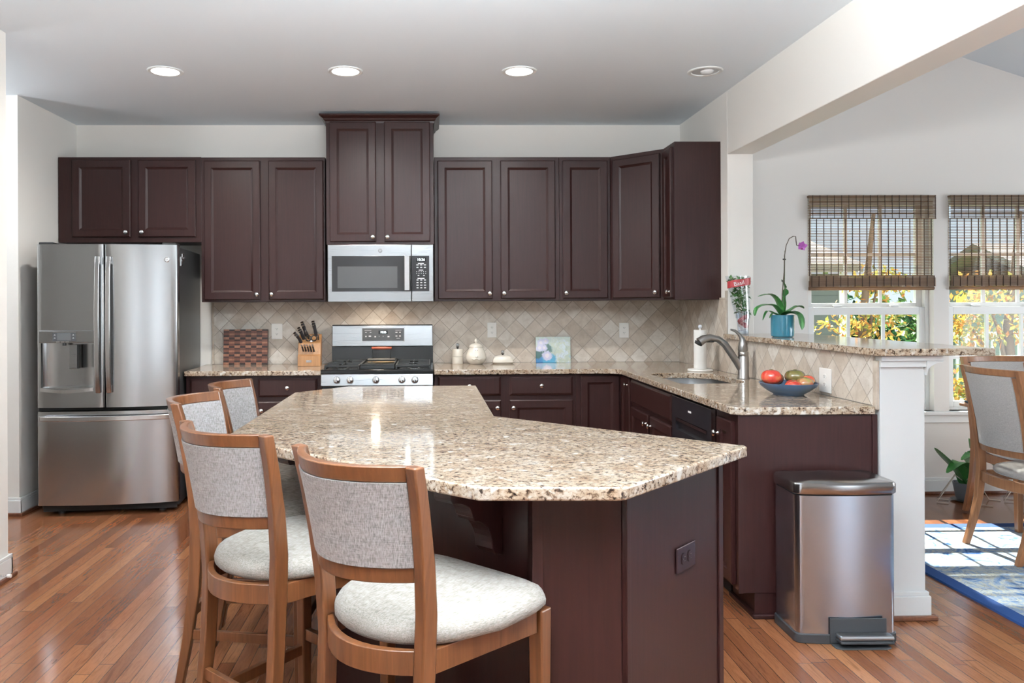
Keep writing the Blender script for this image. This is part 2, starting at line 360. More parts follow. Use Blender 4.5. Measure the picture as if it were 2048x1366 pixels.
def bb(name, x0, x1, y0, y1, side, parent=None):
    """baseboard with a stained shoe; side = direction the face looks"""
    mb = MB(); t = .016
    mb.box(x0, x1, y0, y1, .0, .098)
    dx, dy = side
    if dx: a = x1 if dx > 0 else x0; mb.box(*sorted((a - dx * .0, a - dx * .010)), y0, y1, .098, .115)
    else: a = y0 if dy < 0 else y1; mb.box(x0, x1, *sorted((a - dy * .006, a - dy * .016)), .098, .115)
    return struct(name, mb, TRIM, bevel=.003)
bb('baseboard_left', XL, XL + .016, 5.19, D, (1, 0)); bb('baseboard_left', -3.3, XL + .016, 5.189, 5.205, (0, -1))
bb('baseboard_left', -2.135, -2.119, 1.3, 4.036, (1, 0)); bb('baseboard_left', -2.27, -2.119, 4.02, 4.036, (0, 1))
bb('baseboard_window_side', XT, 7, WY - .016, WY, (0, -1))
struct('trim_1', MB().box(XL + .016, XL + .034, 5.175, D, 0, .02).box(-3.3, XL + .034, 5.171, 5.189, 0, .02), SHOE_W, bevel=.005)
struct('trim_2', MB().box(-2.119, -2.101, 1.3, 4.05, 0, .02), SHOE_W, bevel=.005)
struct('trim_3', MB().box(XT, 7, WY - .034, WY - .016, 0, .02), SHOE_W, bevel=.005)
# half wall end: base, shoe, cap moulding with the curved bracket under the bar
struct('trim_4', MB().box(XR - .0, 2.146, 3.343, 3.36, .0, .10).box(2.13, 2.146, 3.36, 5.08, 0, .10).box(XR, 2.140, 3.349, 3.36, .10, .118).box(2.13, 2.140, 3.36, 5.08, .10, .118), TRIM, bevel=.003)
struct('trim_5', MB().box(XR, 2.166, 3.324, 3.343, 0, .022).box(2.146, 2.166, 3.343, 5.08, 0, .022), SHOE_W, bevel=.006)
mb = MB(); pr_ = [(XR - .004, 1.132), (2.205, 1.132)] + [(2.13 + .075 * (1 - sin(a)), 1.118 - .062 * (1 - cos(a)) - .0) for a in [i * pi / 16 for i in range(9)]] + [(2.13, 1.056), (2.13, 1.112), (XR - .004, 1.112)]
mb.rings([[(x, 3.338, z) for x, z in [(XR - .004, 1.1315), (2.2, 1.1315), (2.2, 1.112), (XR - .004, 1.112)]], [(x, 3.36, z) for x, z in [(XR - .004, 1.1315), (2.2, 1.1315), (2.2, 1.112), (XR - .004, 1.112)]]])
mb.box(XR - .002, 2.14, 3.347, 3.36, 1.085, 1.112)
mb.rings([[(x, y, z) for x, z in [(2.13, 1.112), (2.202, 1.112)] + [(2.13 + .07 * (1 - sin(a * pi / 16)), 1.105 - .055 * (1 - cos(a * pi / 16)) * 1.0) for a in range(9)]] for y in (3.342, 3.40)])
struct('trim_6', mb, TRIM, bevel=.002)

# ------------------------------------------------------------------ dining windows
def window(name, W, n):
    x0, x1, z0, z1 = W; yf = WY + .055; yb = WY + .135
    fr = MB(); f = .028
    fr.box(x0, x0 + f, yf, yb, z0, z1); fr.box(x1 - f, x1, yf, yb, z0, z1); fr.box(x0 + f, x1 - f, yf, yb, z1 - f, z1); fr.box(x0 + f, x1 - f, yf, yb, z0, z0 + .018)
    root = struct(name, fr, TRIM, bevel=.003)
    zm = 1.335
    for (a, b, ya, yb_, nm) in ((z0 + .018, zm - .005, yf + .003, yf + .035, 'lower_sash'), (zm - .02, z1 - f, yf + .04, yf + .07, 'upper_sash')):
        mb = MB(); s_ = .042; sx0, sx1 = x0 + f, x1 - f
        top = .055 if nm == 'lower_sash' else .03; bot = .045
        mb.box(sx0, sx0 + s_, ya, yb_, a, b); mb.box(sx1 - s_, sx1, ya, yb_, a, b); mb.box(sx0 + s_, sx1 - s_, ya, yb_, b - top, b); mb.box(sx0 + s_, sx1 - s_, ya, yb_, a, a + bot)
        sh = obj(nm, mb, TRIM, root, bevel=.003)
        g0, g1 = sx0 + s_, sx1 - s_; gz0, gz1 = a + bot, b - top; yc = (ya + yb_) / 2
        mb = MB()
        for k in (1, 2): xx = g0 + (g1 - g0) * k / 3; mb.box(xx - .011, xx + .011, yc - .008, yc + .008, gz0, gz1)
        zz = (gz0 + gz1) / 2
        for k in range(3): aa = g0 + (g1 - g0) * k / 3 + (.0111 if k else 0); b2 = g0 + (g1 - g0) * (k + 1) / 3 - (.0111 if k < 2 else 0); mb.box(aa, b2, yc - .008, yc + .008, zz - .011, zz + .011)
        obj('muntins', mb, TRIM, sh); obj('pane', MB().box(g0, g1, yc - .0015, yc + .0015, gz0, gz1), GLASS, sh)
    mb = MB()
    for k in (.27, .73): xx = x0 + (x1 - x0) * k; mb.box(xx - .03, xx + .03, yf + .004, yf + .03, zm - .004, zm + .010)
    obj('sash_lock', mb, TRIM, root, bevel=.003)
    return root
for n, W in enumerate((W1, W2, W3)): window('window_%d' % (n + 1), W, n)
struct('trim_7', MB().box(2.62, 6.5, WY - .045, WY + .05, .562, .588).box(2.64, 6.5, WY - .018, WY, .505, .562), TRIM, bevel=.005)
# plain frames for the unseen, guessed windows added behind the camera
for n, (a, b, c, d) in enumerate(ADDED_REAR_WINS):
    mb = MB(); y = REAR_Y - .1
    mb.box(a, a + .05, y, y + .06, c, d); mb.box(b - .05, b, y, y + .06, c, d); mb.box(a + .05, b - .05, y, y + .06, c, c + .05); mb.box(a + .05, b - .05, y, y + .06, d - .05, d); mb.box((a + b) / 2 - .02, (a + b) / 2 + .02, y, y + .06, c + .05, d - .05)
    struct('window_%d' % (n + 4), mb, TRIM)

# ------------------------------------------------------------------ woven blinds
BAMB = m_wood('woven_bamboo_slats', (.13, .075, .045), (.30, .195, .125), .6, (3, 60, 200), 0); THREAD = mat('dark_brown_thread', (.055, .03, .02), .8)
_t = BAMB.node_tree; _tr = _t.nodes.new('ShaderNodeBsdfTranslucent'); _tr.inputs[0].default_value = (.45, .32, .22, 1); _mx = _t.nodes.new('ShaderNodeMixShader'); _mx.inputs[0].default_value = .35
_t.links.new(_t.nodes['Principled BSDF'].outputs[0], _mx.inputs[1]); _t.links.new(_tr.outputs[0], _mx.inputs[2]); _t.links.new(_mx.outputs[0], _t.nodes['Material Output'].inputs[0])
def blind(W, label):
    x0, x1 = W[0] - .003, W[1] - .008; t = thing('woven_blind', label, 'window blind', (x0, WY - .004, 2.121), 0, 'woven wood blinds on the dining windows'); wd = x1 - x0; yy = 0
    rnd = random.Random(x0)
    mb = MB(); z = -.16
    while z > -.565:
        hh = rnd.choice((.0032, .004, .0048)); mb.box(.002, wd - .002, yy - .0028, yy + .0028, z - hh, z); z -= .0112 + rnd.uniform(-.0012, .0012)
    mb.mi = 1; xx = .012
    while xx < wd: mb.box(xx - .0016, xx + .0016, yy - .0036, yy + .0036, -.57, -.163); xx += .0515
    obj('shade_panel', mb, (BAMB, THREAD), t)
    mb = MB()                                   # loose valance in front, closely woven
    z = -.002; k = 0
    while z > -.158:
        mb.box(-.004, wd + .004, yy - .0335, yy - .0315, z - .0062, z); z -= .0086 if (k % 5) else .0112; k += 1
    z = -.006
    while z > -.15: mb.box(0, wd, yy - .002, yy, z - .0034, z); z -= .0118
    mb.box(-.003, wd + .003, yy - .030, yy + .012, -.012, 0); mb.box(-.004, wd + .004, yy - .035, yy - .030, -.168, -.160)
    mb.mi = 1; xx = .02
    while xx < wd: mb.box(xx - .0018, xx + .0018, yy - .0362, yy - .0338, -.166, 0); xx += .0515
    obj('valance', mb, (BAMB, THREAD), t)
    mb = MB()                                   # stacked folds at the bottom
    for q, (dy, za, zb) in enumerate(((-.020, -.637, -.566), (-.030, -.645, -.578), (-.010, -.652, -.6))):
        z = za
        while z < zb - .004: mb.box(0, wd, dy - .001, dy + .001, z, z + .0062); z += .0070
    mb.rings([[(x, -.004 - .017 * sin(a * pi / 8), -.647 - .012 * (1 - cos(a * pi / 8)) / 1) for a in range(9)] for x in (0, wd)])
    mb.mi = 1; xx = .012
    while xx < wd: mb.box(xx - .0018, xx + .0018, -.0345, -.0312, -.645, -.57); xx += .0515
    obj('bottom_folds', mb, (BAMB, THREAD), t)
blind(W1, 'woven bamboo blind raised halfway on the left dining window beside the orchid')
blind(W2, 'woven bamboo blind raised halfway on the dining window above the wooden chairs')

# ------------------------------------------------------------------ backsplash
struct('wall_back_tiles', MB().box(-1.650, XR - .012, D - .010, D - .0005, .915, 1.386), TILE_X)
struct('trim_8', MB().box(-1.668, -1.651, D - .013, D - .0005, .915, 1.386), STONE, bevel=.003)
struct('wall_side_tiles', MB().box(XR - .012, XR - .0005, 5.106, D - .0006, .915, 1.386).box(XR - .012, XR - .0005, 3.392, 5.106, .915, 1.1315), TILE_Y)
struct('trim_9', MB().box(XR - .014, XR - .0005, 5.090, 5.1055, 1.134, 1.445).box(XR - .014, XR - .0005, 5.1056, 5.22, 1.3865, 1.40), STONE, bevel=.003)
struct('trim_10', MB().box(XR - .015, XR - .0005, 3.362, 3.3915, .90, 1.1115), STONE, bevel=.003)

# ------------------------------------------------------------------ cabinets
def door_panel(w, h, t=.020, fr=.052):
    mb = MB(); r = []
    for ins, y in ((0, 0), (0, -t + .005), (.006, -t), (fr, -t), (fr + .004, -t + .004), (fr + .016, -t + .0105), (fr + .019, -t + .0105)):
        r.append([(ins, y, ins), (w - ins, y, ins), (w - ins, y, h - ins), (ins, y, h - ins)])
    return mb.rings(r)
def slab_panel(w, h, t=.020):
    mb = MB(); r = []
    for ins, y in ((0, 0), (0, -t + .008), (.010, -t + .002), (.014, -t)): r.append([(ins, y, ins), (w - ins, y, ins), (w - ins, y, h - ins), (ins, y, h - ins)])
    return mb.rings(r)
def knob_mb():
    mb = MB(); mb.rings([[(r * cos(2 * pi * k / 18), y, r * sin(2 * pi * k / 18)) for k in range(18)] for r, y in ((.0085, 0), (.0055, -.004), (.005, -.012), (.009, -.016), (.0148, -.019), (.0152, -.022), (.012, -.0265), (.006, -.0285), (.001, -.029))]); return mb
KNOB = obj('knob', knob_mb(), CHROME, smooth=40); KM = KNOB.data; bpy.data.objects.remove(KNOB)
def knob(parent, x, z, y=-.020):
    o = bpy.data.objects.new('knob', KM); C.objects.link(o); o.parent = parent; o.location = (x, y, z); return o
def cabinet(name, label, loc, w, h, depth, rotz=0, doors=(), drawers=(), toe=False, group='upper cabinets', cat='cabinet', extra=None):
    """local: x right, -y front, z up from the cabinet's bottom; doors (x0,x1,z0,z1,knobx,knobz)"""
    t = thing(name, label, cat, loc, rotz, group)
    mb = MB()
    if toe: mb.box(0, w, .0, depth, .11, h); mb.box(0.0, w, .072, depth, 0, .11)
    else: mb.box(0, w, 0, depth, 0, h)
    obj('body', mb, CAB, t, bevel=.0015)
    if toe: obj('shoe_molding', MB().box(0, w, .054, .072, 0, .018), CAB, t)
    for d in doors:
        x0, x1, z0, z1 = d[:4]; o = obj('door', door_panel(x1 - x0, z1 - z0), CAB, t, (x0, -.0008, z0))
        if len(d) > 4 and d[4] is not None: knob(o, d[4] - x0, d[5] - z0)
    for d in drawers:
        x0, x1, z0, z1 = d[:4]; o = obj('drawer', slab_panel(x1 - x0, z1 - z0), CAB, t, (x0, -.0008, z0))
        if len(d) > 4 and d[4]: knob(o, (x1 - x0) / 2, (z1 - z0) / 2)
    return t
UY = 5.754; UZ = 1.388; UH = 1.05; UD = D - UY - .001
X = -2.684
cabinet('wall_cabinet', 'short dark two-door cabinet above the refrigerator', (X, UY, 1.823), 1.026, .618, UD, 0,
        [(-2.581 - X, -2.162 - X, 1.861 - 1.823, 2.418 - 1.823, -2.190 - X, .072), (-2.107 - X, -1.694 - X, .038, .595, -2.075 - X, .072)])
X = -1.657
cabinet('wall_cabinet', 'tall dark two-door cabinet above the chopping board and knife block', (X, UY, UZ), .896, UH, UD, 0,
        [(.023, .427, .016, 1.024, .404, .055), (.488, .885, .016, 1.024, .510, .055)])
X = .0335
cabinet('wall_cabinet', 'dark two-door cabinet just right of the microwave above white canisters', (X, UY, UZ), .913, UH, UD, 0,
        [(.0235, .4225, .016, 1.022, .4, .055), (.4825, .8825, .016, 1.022, .505, .055)])
X = .948
cabinet('wall_cabinet', 'narrow dark one-door cabinet above the outlet by the corner', (X, UY, UZ), .375, UH, UD, 0, [(.023, .352, .016, 1.022, .044, .055)])
# diagonal corner unit
t = thing('corner_cabinet', 'dark corner cabinet with its single door set diagonally', 'cabinet', (1.3245, UY, UZ), 0, 'upper cabinets')
L = .3 * math.sqrt(2); obj('body', MB().prism([(0, 0), (0, UD), (XR - 1.3245 - .001, UD), (XR - 1.3245 - .001, -.3), (.3, -.3)], 0, UH), CAB, t, bevel=.0015)
dr = obj('door', door_panel(L - .05, 1.006), CAB, t, (.0185, -.0185, .016), -pi / 4); knob(dr, L - .05 - .024, .039)
t = cabinet('wall_cabinet', 'narrow dark end cabinet with a wide plain side panel facing out', (1.6255, 5.4525, UZ), .2475, UH, XR - 1.6265, -pi / 2, [(.03, .215, .016, 1.022, .193, .055)])
# tall cabinet above the microwave with crown
t = cabinet('wall_cabinet', 'tallest dark cabinet with crown molding above the microwave', (-.739, 5.65, 1.794), .768, .885, D - 5.651, 0,
            [(.026, .356, .02, .876, .333, .052), (.415, .742, .02, .876, .437, .052)])
mb = MB(); prof = [(0, -.02), (.004, -.02), (.006, -.006), (.014, 0), (.020, .012), (.032, .020), (.040, .026), (.044, .030), (.044, .040), (0, .040)]
def crown_ring(o, z): return [(-o, .413, z), (-o, -o, z), (.768 + o, -o, z), (.768 + o, .413, z)]
mb.rings([crown_ring(o, .885 + z + .003) for o, z in prof[1:-1]], cap=False, closed=False)
mb.box(-.038, .806, -.038, .413, .918, .9275); obj('crown_molding', mb, CAB, t, (0, 0, 0))

# base cabinets
BY = 5.454; BH = .879
cabinet('base_cabinet', 'dark base cabinet between refrigerator and range behind the stools', (-1.680, BY, 0), .934, BH, D - BY - .001, 0,
        [(.03, .458, .13, .70, .43, .64), (.496, .9, .13, .70, .52, .64)], [(.03, .458, .732, .858, 1), (.496, .9, .732, .858, 1)], True, 'base cabinets')
cabinet('base_cabinet', 'dark base cabinet with two drawers right of the range', (.026, BY, 0), .979, BH, D - BY - .001, 0,
        [(.025, .46, .13, .70, .435, .648), (.52, .959, .13, .70, .545, .648)], [(.025, .46, .733, .866, 1), (.52, .959, .733, .866, 1)], True, 'base cabinets')
t = thing('corner_cabinet', 'dark corner base cabinet with bi-fold doors beneath the counter corner', 'cabinet', (1.006, BY, 0), 0, 'base cabinets')
x9 = XR - 1.006 - .001; px = 1.335 - 1.006; yb = D - BY - .001
obj('body', MB().prism([(0, 0), (0, yb), (x9, yb), (x9, -.262), (px, -.262), (px, 0)], .11, BH).prism([(0, .072), (0, yb), (x9, yb), (x9, -.262), (px + .072, -.262), (px + .072, .072)], 0, .11), CAB, t)
obj('door', door_panel(.268, .745, fr=.045), CAB, t, (.034, -.0008, .12)); d2 = obj('door', door_panel(.225, .745, fr=.045), CAB, t, (px - .0008, -.022, .12), -pi / 2); knob(d2, .19, .70)
def pen(name, label, y, w, **k): return cabinet(name, label, (1.335, y, 0), w, BH, XR - 1.336, -pi / 2, toe=True, group='base cabinets', **k)
pen('sink_cabinet', 'dark base cabinet under the sink with a plain false front', 5.191, .907, doors=[(.02, .43, .13, .685, .40, .63), (.477, .887, .13, .685, .505, .63)], drawers=[(.02, .887, .712, .862)])
pen('base_cabinet', 'narrow dark base cabinet at the peninsula end beside the dishwasher', 3.656, .262, doors=[(.045, .225, .13, .845, .07, .77)])
t = thing('end_panel', 'wide smooth dark end panel of the peninsula behind the trash can', 'panel', (1.325, 3.393, 0), 0)
obj('panel', MB().box(0, .606, -.014, 0, .11, .879).box(.072, .606, -.008, 0, 0, .11), CAB, t, bevel=.0015)
obj('corner_stile', MB().box(-.0, .02, -.018, -.0145, .11, .879), CAB, t); obj('scribe_strip', MB().box(.585, .606, -.020, -.0145, .0, .879), CAB, t)
obj('shoe_molding', MB().box(.06, .58, -.026, -.0085, 0, .02), CAB, t, bevel=.005)

# ------------------------------------------------------------------ dishwasher
t = thing('dishwasher', 'black stainless dishwasher with pocket handle in the peninsula', 'dishwasher', (1.335, 4.282, 0), -pi / 2)
obj('tub', MB().box(.003, .618, .022, .57, .10, .868).box(.01, .61, .07, .5, 0, .10), GASK, t)
dd = obj('door', MB().box(.006, .614, -.020, .020, .115, .866), DW, t, bevel=.004)
cut(dd, MB().box(.07, .55, -.03, -.004, .69, .755))
dd.parent = t
obj('handle_lip', MB().rings([[(x, y, z) for y, z in ((-.0205, .752), (-.0205, .738), (-.012, .733), (-.007, .752))] for x in (.075, .545)]), HANDLE, dd)
obj('badge', MB().box(.28, .325, -.0215, -.0202, .806, .815), WPLAST, dd); obj('door_edge', MB().box(.6145, .617, -.022, .02, .115, .866), HANDLE, dd)

# ------------------------------------------------------------------ counters
def slab(poly, z0, z1, bevel=.006): return obj('countertop', MB().prism(poly, z0, z1), GRAN, bevel=0)
def bev(o, w=.006):
    b = o.modifiers.new('bevel', 'BEVEL'); b.width = w; b.segments = 3; b.limit_method = 'ANGLE'; b.angle_limit = R(40); return o
o = obj('countertop', MB().prism([(-1.683, 5.414), (-.7465, 5.414), (-.7465, D - .011), (-1.715, D - .011)], .880, .914), GRAN); bev(o)
tag(o, 'short granite countertop left of the range holding chopping board and knife block', 'countertop')
poly = [(.0235, 5.414), (1.235, 5.414), (1.298, 5.351), (1.298, 3.40), (1.335, 3.366), (XR - .016, 3.366), (XR - .0155, D - .011), (.0235, D - .011)]
ct = obj('countertop', MB().prism(poly, .880, .914), GRAN)
SINK = [(1.40, 4.40), (1.40, 4.98), (1.46, 5.06), (1.66, 5.06), (1.78, 4.98), (1.80, 4.85), (1.80, 4.50), (1.77, 4.42), (1.72, 4.385), (1.44, 4.37)]
cut(ct, MB().prism(SINK, .85, .95)); bev(ct, .004)
tag(ct, 'long L-shaped granite countertop with the sink running along back wall and peninsula', 'countertop')
t = thing('sink', 'undermount stainless steel sink set in the granite by the faucet', 'sink', (1.60, 4.72, .88))
def off(poly, c, s_): return [((x - c[0]) * s_, (y - c[1]) * s_) for x, y in poly]
P1 = off(SINK, (1.60, 4.72), 1.015); P2 = off(SINK, (1.60, 4.72), .97); P3 = off(SINK, (1.60, 4.72), .85)
mb = MB(); rr = [[(x, y, z) for x, y in P] for P, z in ((P1, -.0005), (P1, -.004), (P2, -.16), (P3, -.185))]
mb.rings(rr, cap=False); mb._f([mb.bm.verts.new((x, y, -.185)) for x, y in P3])
obj('basin', mb, STEELH, t, smooth=50); obj('drain', MB().lathe([(.045, 0), (.045, .003), (.03, .002), (.002, .0015)], (0, 0, -.185)), CHROME, t, smooth=40)
# under-the-counter void so the basin sits in the cabinet: cut the sink cabinet body top
for o in bpy.data.objects:
    if o.name.startswith('sink_cabinet'):
        b = [c for c in o.children if c.name.startswith('body')][0]; b.modifiers.clear()
        cut(b, MB().box(.09, .86, .03, .52, .66, .95))
# bar top
bt = obj('bar_top', MB().prism([(1.900, 3.318), (2.412, 3.318), (2.412, 5.082), (2.10, 5.084), (1.900, 5.084)], 1.134, 1.165), GRAN); bev(bt, .004)
tag(bt, 'raised granite bar ledge on the half wall holding the orchid and basil', 'bar top')

# ------------------------------------------------------------------ island
ISL = [(-.70, 4.07), (-.453, 4.362), (.252, 4.362), (.256, 3.165), (.975, 2.484), (.992, 2.474), (.990, 2.452), (.479, 1.924), (.455, 1.918), (.115, 1.932), (.02, 2.012), (-.706, 2.718)]
# base
BP = [(.495, 2.048), (.918, 2.490), (.21, 3.17), (.21, 4.31), (-.380, 4.31), (-.380, 2.78), (.262, 2.128), (.262, 2.048)]
t = thing('kitchen_island', 'dark cherry boomerang-shaped kitchen island base under the big granite top', 'kitchen island')
obj('body', MB().prism(BP, 0, .8795), CAB, t, bevel=.002)
e = Vector((.685, .7286, 0)); nrm = Vector((.7286, -.685, 0)); ang = math.atan2(e.y, e.x)
obj('end_panel', MB().box(.004, .608, -.012, -.0005, .0, .879), CAB, t, (.495, 2.048, 0), math.atan2(2.49 - 2.048, .918 - .495), bevel=.001)
for a_, b_ in ((0, .018), (.565, .590)): obj('corner_stile', MB().box(a_, b_, -.018, -.0125, 0, .879), CAB, t, (.495, 2.048, 0), math.atan2(2.49 - 2.048, .918 - .495), bevel=.001)
obj('corner_stile', MB().box(.262, .290, 2.040, 2.0478, 0, .879), CAB, t, bevel=.001)
def corbel():
    prof = [(0, 0), (.205, 0), (.205, -.028), (.197, -.040)] + [(.197 - .075 * sin(a * pi / 16), -.04 - .055 * (1 - cos(a * pi / 16))) for a in range(1, 9)] + \
           [(.118, -.096), (.112, -.108)] + [(.112 - .070 * sin(a * pi / 16), -.108 - .10 * (1 - cos(a * pi / 16))) for a in range(1, 9)] + [(.030, -.225), (.0, -.235)]
    mb = MB(); mb.rings([[(x, y, z * .9) for x, z in prof] for y in (-.032, .032)]); return mb
cd = math.atan2(-.7, -.71)
for (cx_, cy_) in ((.175, 2.210), (-.34, 2.733)): obj('corbel', corbel(), CAB, t, (cx_, cy_, .879), cd, bevel=.002)
for yy in (3.3, 4.05): obj('corbel', corbel(), CAB, t, (-.3805, yy, .879), pi, bevel=.002)
o = obj('countertop', MB().prism(ISL, .880, .914), GRAN); bev(o, .006); tag(o, 'large angular granite top of the island in the foreground', 'countertop')
def outlet(label, loc, rotz, plate, face, horiz=False, w=.07, h=.115):
    t = thing('wall_outlet', label, 'electrical outlet', loc, rotz, 'electrical outlets')
    if horiz: w, h = .118, .074
    pl = obj('cover_plate', MB().box(-w / 2, w / 2, -.006, -.0005, -h / 2, h / 2), plate, t, bevel=.003)
    for s_ in (-1, 1):
        cx_, cz_ = ((s_ * .0195, 0) if horiz else (0, s_ * .0195)); n = 16
        mb = MB(); mb.rings([[(cx_ + .0165 * cos(2 * pi * k / n), y, cz_ + max(-.0125, min(.0125, .0165 * sin(2 * pi * k / n)))) if not horiz else (cx_ + max(-.0125, min(.0125, .0165 * cos(2 * pi * k / n))), y, cz_ + .0165 * sin(2 * pi * k / n)) for k in range(n)] for y in (-.0062, -.0085)])
        rc_ = obj('receptacle', mb, face, t)
        mb = MB()
        for dx in (-.006, .006): mb.box(*( (cx_ + dx - .001, cx_ + dx + .001, -.0092, -.0086, cz_ - .001, cz_ + .006) if not horiz else (cx_ - .001, cx_ + .006, -.0092, -.0086, cz_ + dx - .001, cz_ + dx + .001)))
        mb.box(cx_ - .002, cx_ + .002, -.0092, -.0086, cz_ - .008, cz_ - .004) if not horiz else mb.box(cx_ - .008, cx_ - .004, -.0092, -.0086, cz_ - .002, cz_ + .002)
        obj('slots', mb, SLOT, rc_)
    return t
outlet('white outlet on the tiles between chopping board and knife block', (-1.172, D - .010, 1.163), 0, WPLAST, WPLAST, w=.083, h=.12)
outlet('white outlet on the tiles above the cream ceramic jars', (.474, D - .010, 1.165), 0, WPLAST, WPLAST)
outlet('white outlet on the back wall tiles toward the right corner', (1.493, D - .010, 1.157), 0, WPLAST, WPLAST, w=.076)
outlet('white outlet on the half wall tiles beside the fruit bowl', (XR - .012, 3.80, .985), -pi / 2, WPLAST, WPLAST, w=.115, h=.118)
t = outlet('dark bronze outlet on the end panel of the island', (.7378, 2.2832, .625), math.atan2(2.49 - 2.048, .918 - .495), BRONZE, BRONZE, True)

# ------------------------------------------------------------------ ceiling downlights
LITE = mat('glowing_lamp_lens', (1, 1, 1), .5, emit=(1, .96, .9), es=14); OFFL = mat('unlit_eyeball_lamp', (.5, .5, .5), .3)
def downlight(x, y, label, on=True):
    t = thing('recessed_light', label, 'ceiling light', (x, y, ZC), 0, 'recessed ceiling lights')
    obj('trim_ring', MB().rings([[(r * cos(2 * pi * k / 36), r * sin(2 * pi * k / 36), z) for k in range(36)] for r, z in ((.103, -.0005), (.103, -.004), (.097, -.008), (.080, -.006), (.078, -.001))], cap=False), TRIM, t, smooth=40)
    if on:
        obj('lens', MB().lathe([(.079, -.0005), (.078, -.0035), (.02, -.0045)], n=36), LITE, t)
        l = lamp('downlight', 'SPOT', (x, y, ZC - .02), (0, 0, 0), 60, (1, .97, .93), spot_size=R(168), spot_blend=.8, shadow_soft_size=.06)
    else:
        obj('baffle', MB().lathe([(.078, -.001), (.055, -.0008), (.02, -.0006)], n=36), OFFL, t, smooth=40)
        obj('bulb', MB().sphere((.012, 0, -.001), .040, 18, (1, 1, .5)), mat('frosted_bulb', (.7, .7, .7), .2), t, smooth=60)
downlight(-1.55, 4.665, 'lit round recessed ceiling light above the refrigerator side, leftmost'); downlight(-.493, 4.66, 'lit round recessed ceiling light in front of the crowned cabinet, middle of the lit ones')
downlight(.533, 4.657, 'lit round recessed ceiling light right of the crowned cabinet'); downlight(1.64, 4.655, 'unlit round recessed ceiling light near the sloping header', False)
lamp('microwave_task_lamp', 'AREA', (-.40, 5.74, 1.376), (0, 0, 0), 1.8, (1, .82, .62), shape='RECTANGLE', size=.05, size_y=.04)

# ------------------------------------------------------------------ refrigerator
FR = thing('refrigerator', 'stainless french door refrigerator with water dispenser in the left alcove', 'refrigerator', (-2.548, 5.155, 0), R(5.5))
FW = .884
def fy(x): u = 2 * x / FW - 1; return -.035 * (1 - u * u)
def curved(x0, x1, z0, z1, n=14, back=.055, r=.012):
    """door with a bowed front and eased vertical edges"""
    pts = []
    for i in range(n + 1):
        x = x0 + (x1 - x0) * i / n; e_ = min(x - x0, x1 - x); yy = fy(x) + (.012 * (1 - min(1, e_ / r)) ** 2 if e_ < r else 0)
        pts.append((x, yy))
    xs_ = [x0, x0 + .003, x0 + .007, x0 + .012]; xe = [x1 - .012, x1 - .007, x1 - .003, x1]
    xsA = xs_ + [x0 + .012 + (x1 - x0 - .024) * i / n for i in range(1, n)] + xe
    pts = []
    for x in xsA:
        e_ = min(x - x0, x1 - x); pts.append((x, fy(x) + .010 * max(0, 1 - e_ / r) ** 2))
    return MB().prism(pts + [(x1, back), (x0, back)], z0, z1)
obj('case', MB().box(.006, FW - .006, .062, .80, .035, 1.755), FGREY, FR, bevel=.004)
obj('grille', MB().box(.02, FW - .02, .045, .062, .02, .075), GASK, FR)
mb = MB()
for xx in (.12, FW - .12): mb.cyl((xx, .09, 0), (xx, .09, .035), .022)
mb.cyl((.1, .72, 0), (.1, .72, .035), .022); mb.cyl((FW - .1, .72, 0), (FW - .1, .72, .035), .022)
obj('feet', mb, PLAST, FR)
SPL = FW * .487
ld = obj('door', curved(0, SPL - .003, .705, 1.765), STEEL, FR)
cut(ld, MB().rings([[(.195 + a * .168 , -.002 + .07 * 0 + b, z) for a, b in [(-1, -.2), (-1, .0)] + [(-cos(k * pi / 12), .045 * sin(k * pi / 12)) for k in range(1, 12)] + [(1, 0), (1, -.2)]] for z in (.835, 1.125)]))
for p in ld.data.polygons: p.use_smooth = True
ld.data.set_sharp_from_angle(angle=R(25))
rd = obj('door', curved(SPL + .003, FW, .705, 1.765), STEEL, FR, smooth=25)
fd = obj('freezer_drawer', curved(0, FW, .072, .680), STEEL, FR, smooth=25)
obj('gasket', MB().box(.01, SPL - .01, .0552, .0618, .71, 1.76).box(SPL + .01, FW - .01, .0552, .0618, .71, 1.76).box(.01, FW - .01, .0552, .0618, .08, .675).box(SPL - .0025, SPL + .0025, .0, .055, .71, 1.755).box(.005, FW - .005, .02, .055, .682, .703), GASK, FR)
def fplate(x0, x1, z0, z1, d, n=12):
    f = lambda u, v: (x0 + (x1 - x0) * u, fy(x0 + (x1 - x0) * u) - d, z0 + (z1 - z0) * v)
    return MB().sheet(f, n, 1, d - .0006)
dp = obj('dispenser_panel', fplate(.015, SPL - .03, 1.128, 1.205, .006), m_steel('dispenser_panel_steel', .40, .25, 0), ld, bevel=.003)
obj('display', fplate(.105, .255, 1.138, 1.192, .0075), LCD, dp); obj('screen', fplate(.135, .222, 1.141, 1.189, .0085), mat('screen_grey', (.16, .165, .17), .12), dp)
for xx, zz in ((.12, 1.178), (.12, 1.158), (.238, 1.178), (.238, 1.158)):
    yy = fy(xx) - .0090; obj('arrow_button', MB().rings([[(xx - .006, yy, zz - .003), (xx + .006, yy, zz - .003), (xx, yy, zz + .004)], [(xx - .006, yy + .0008, zz - .003), (xx + .006, yy + .0008, zz - .003), (xx, yy + .0008, zz + .004)]]), INK, dp)
mb = MB()
for k in range(3): xx = .14 + k * .03; mb.box(xx - .011, xx + .011, fy(xx) - .0082, fy(xx) - .0062, 1.130, 1.136)
obj('button', mb, CHROME, dp)
obj('dispenser_tray', MB().sheet(lambda u, v: (.02 + .34 * u, fy(.02 + .34 * u) - .004 - .018 * sin(pi * u), .835 - .012 * sin(pi * u) + (-.022 + .022 * v) + .0), 14, 1, .035), HANDLE, ld)
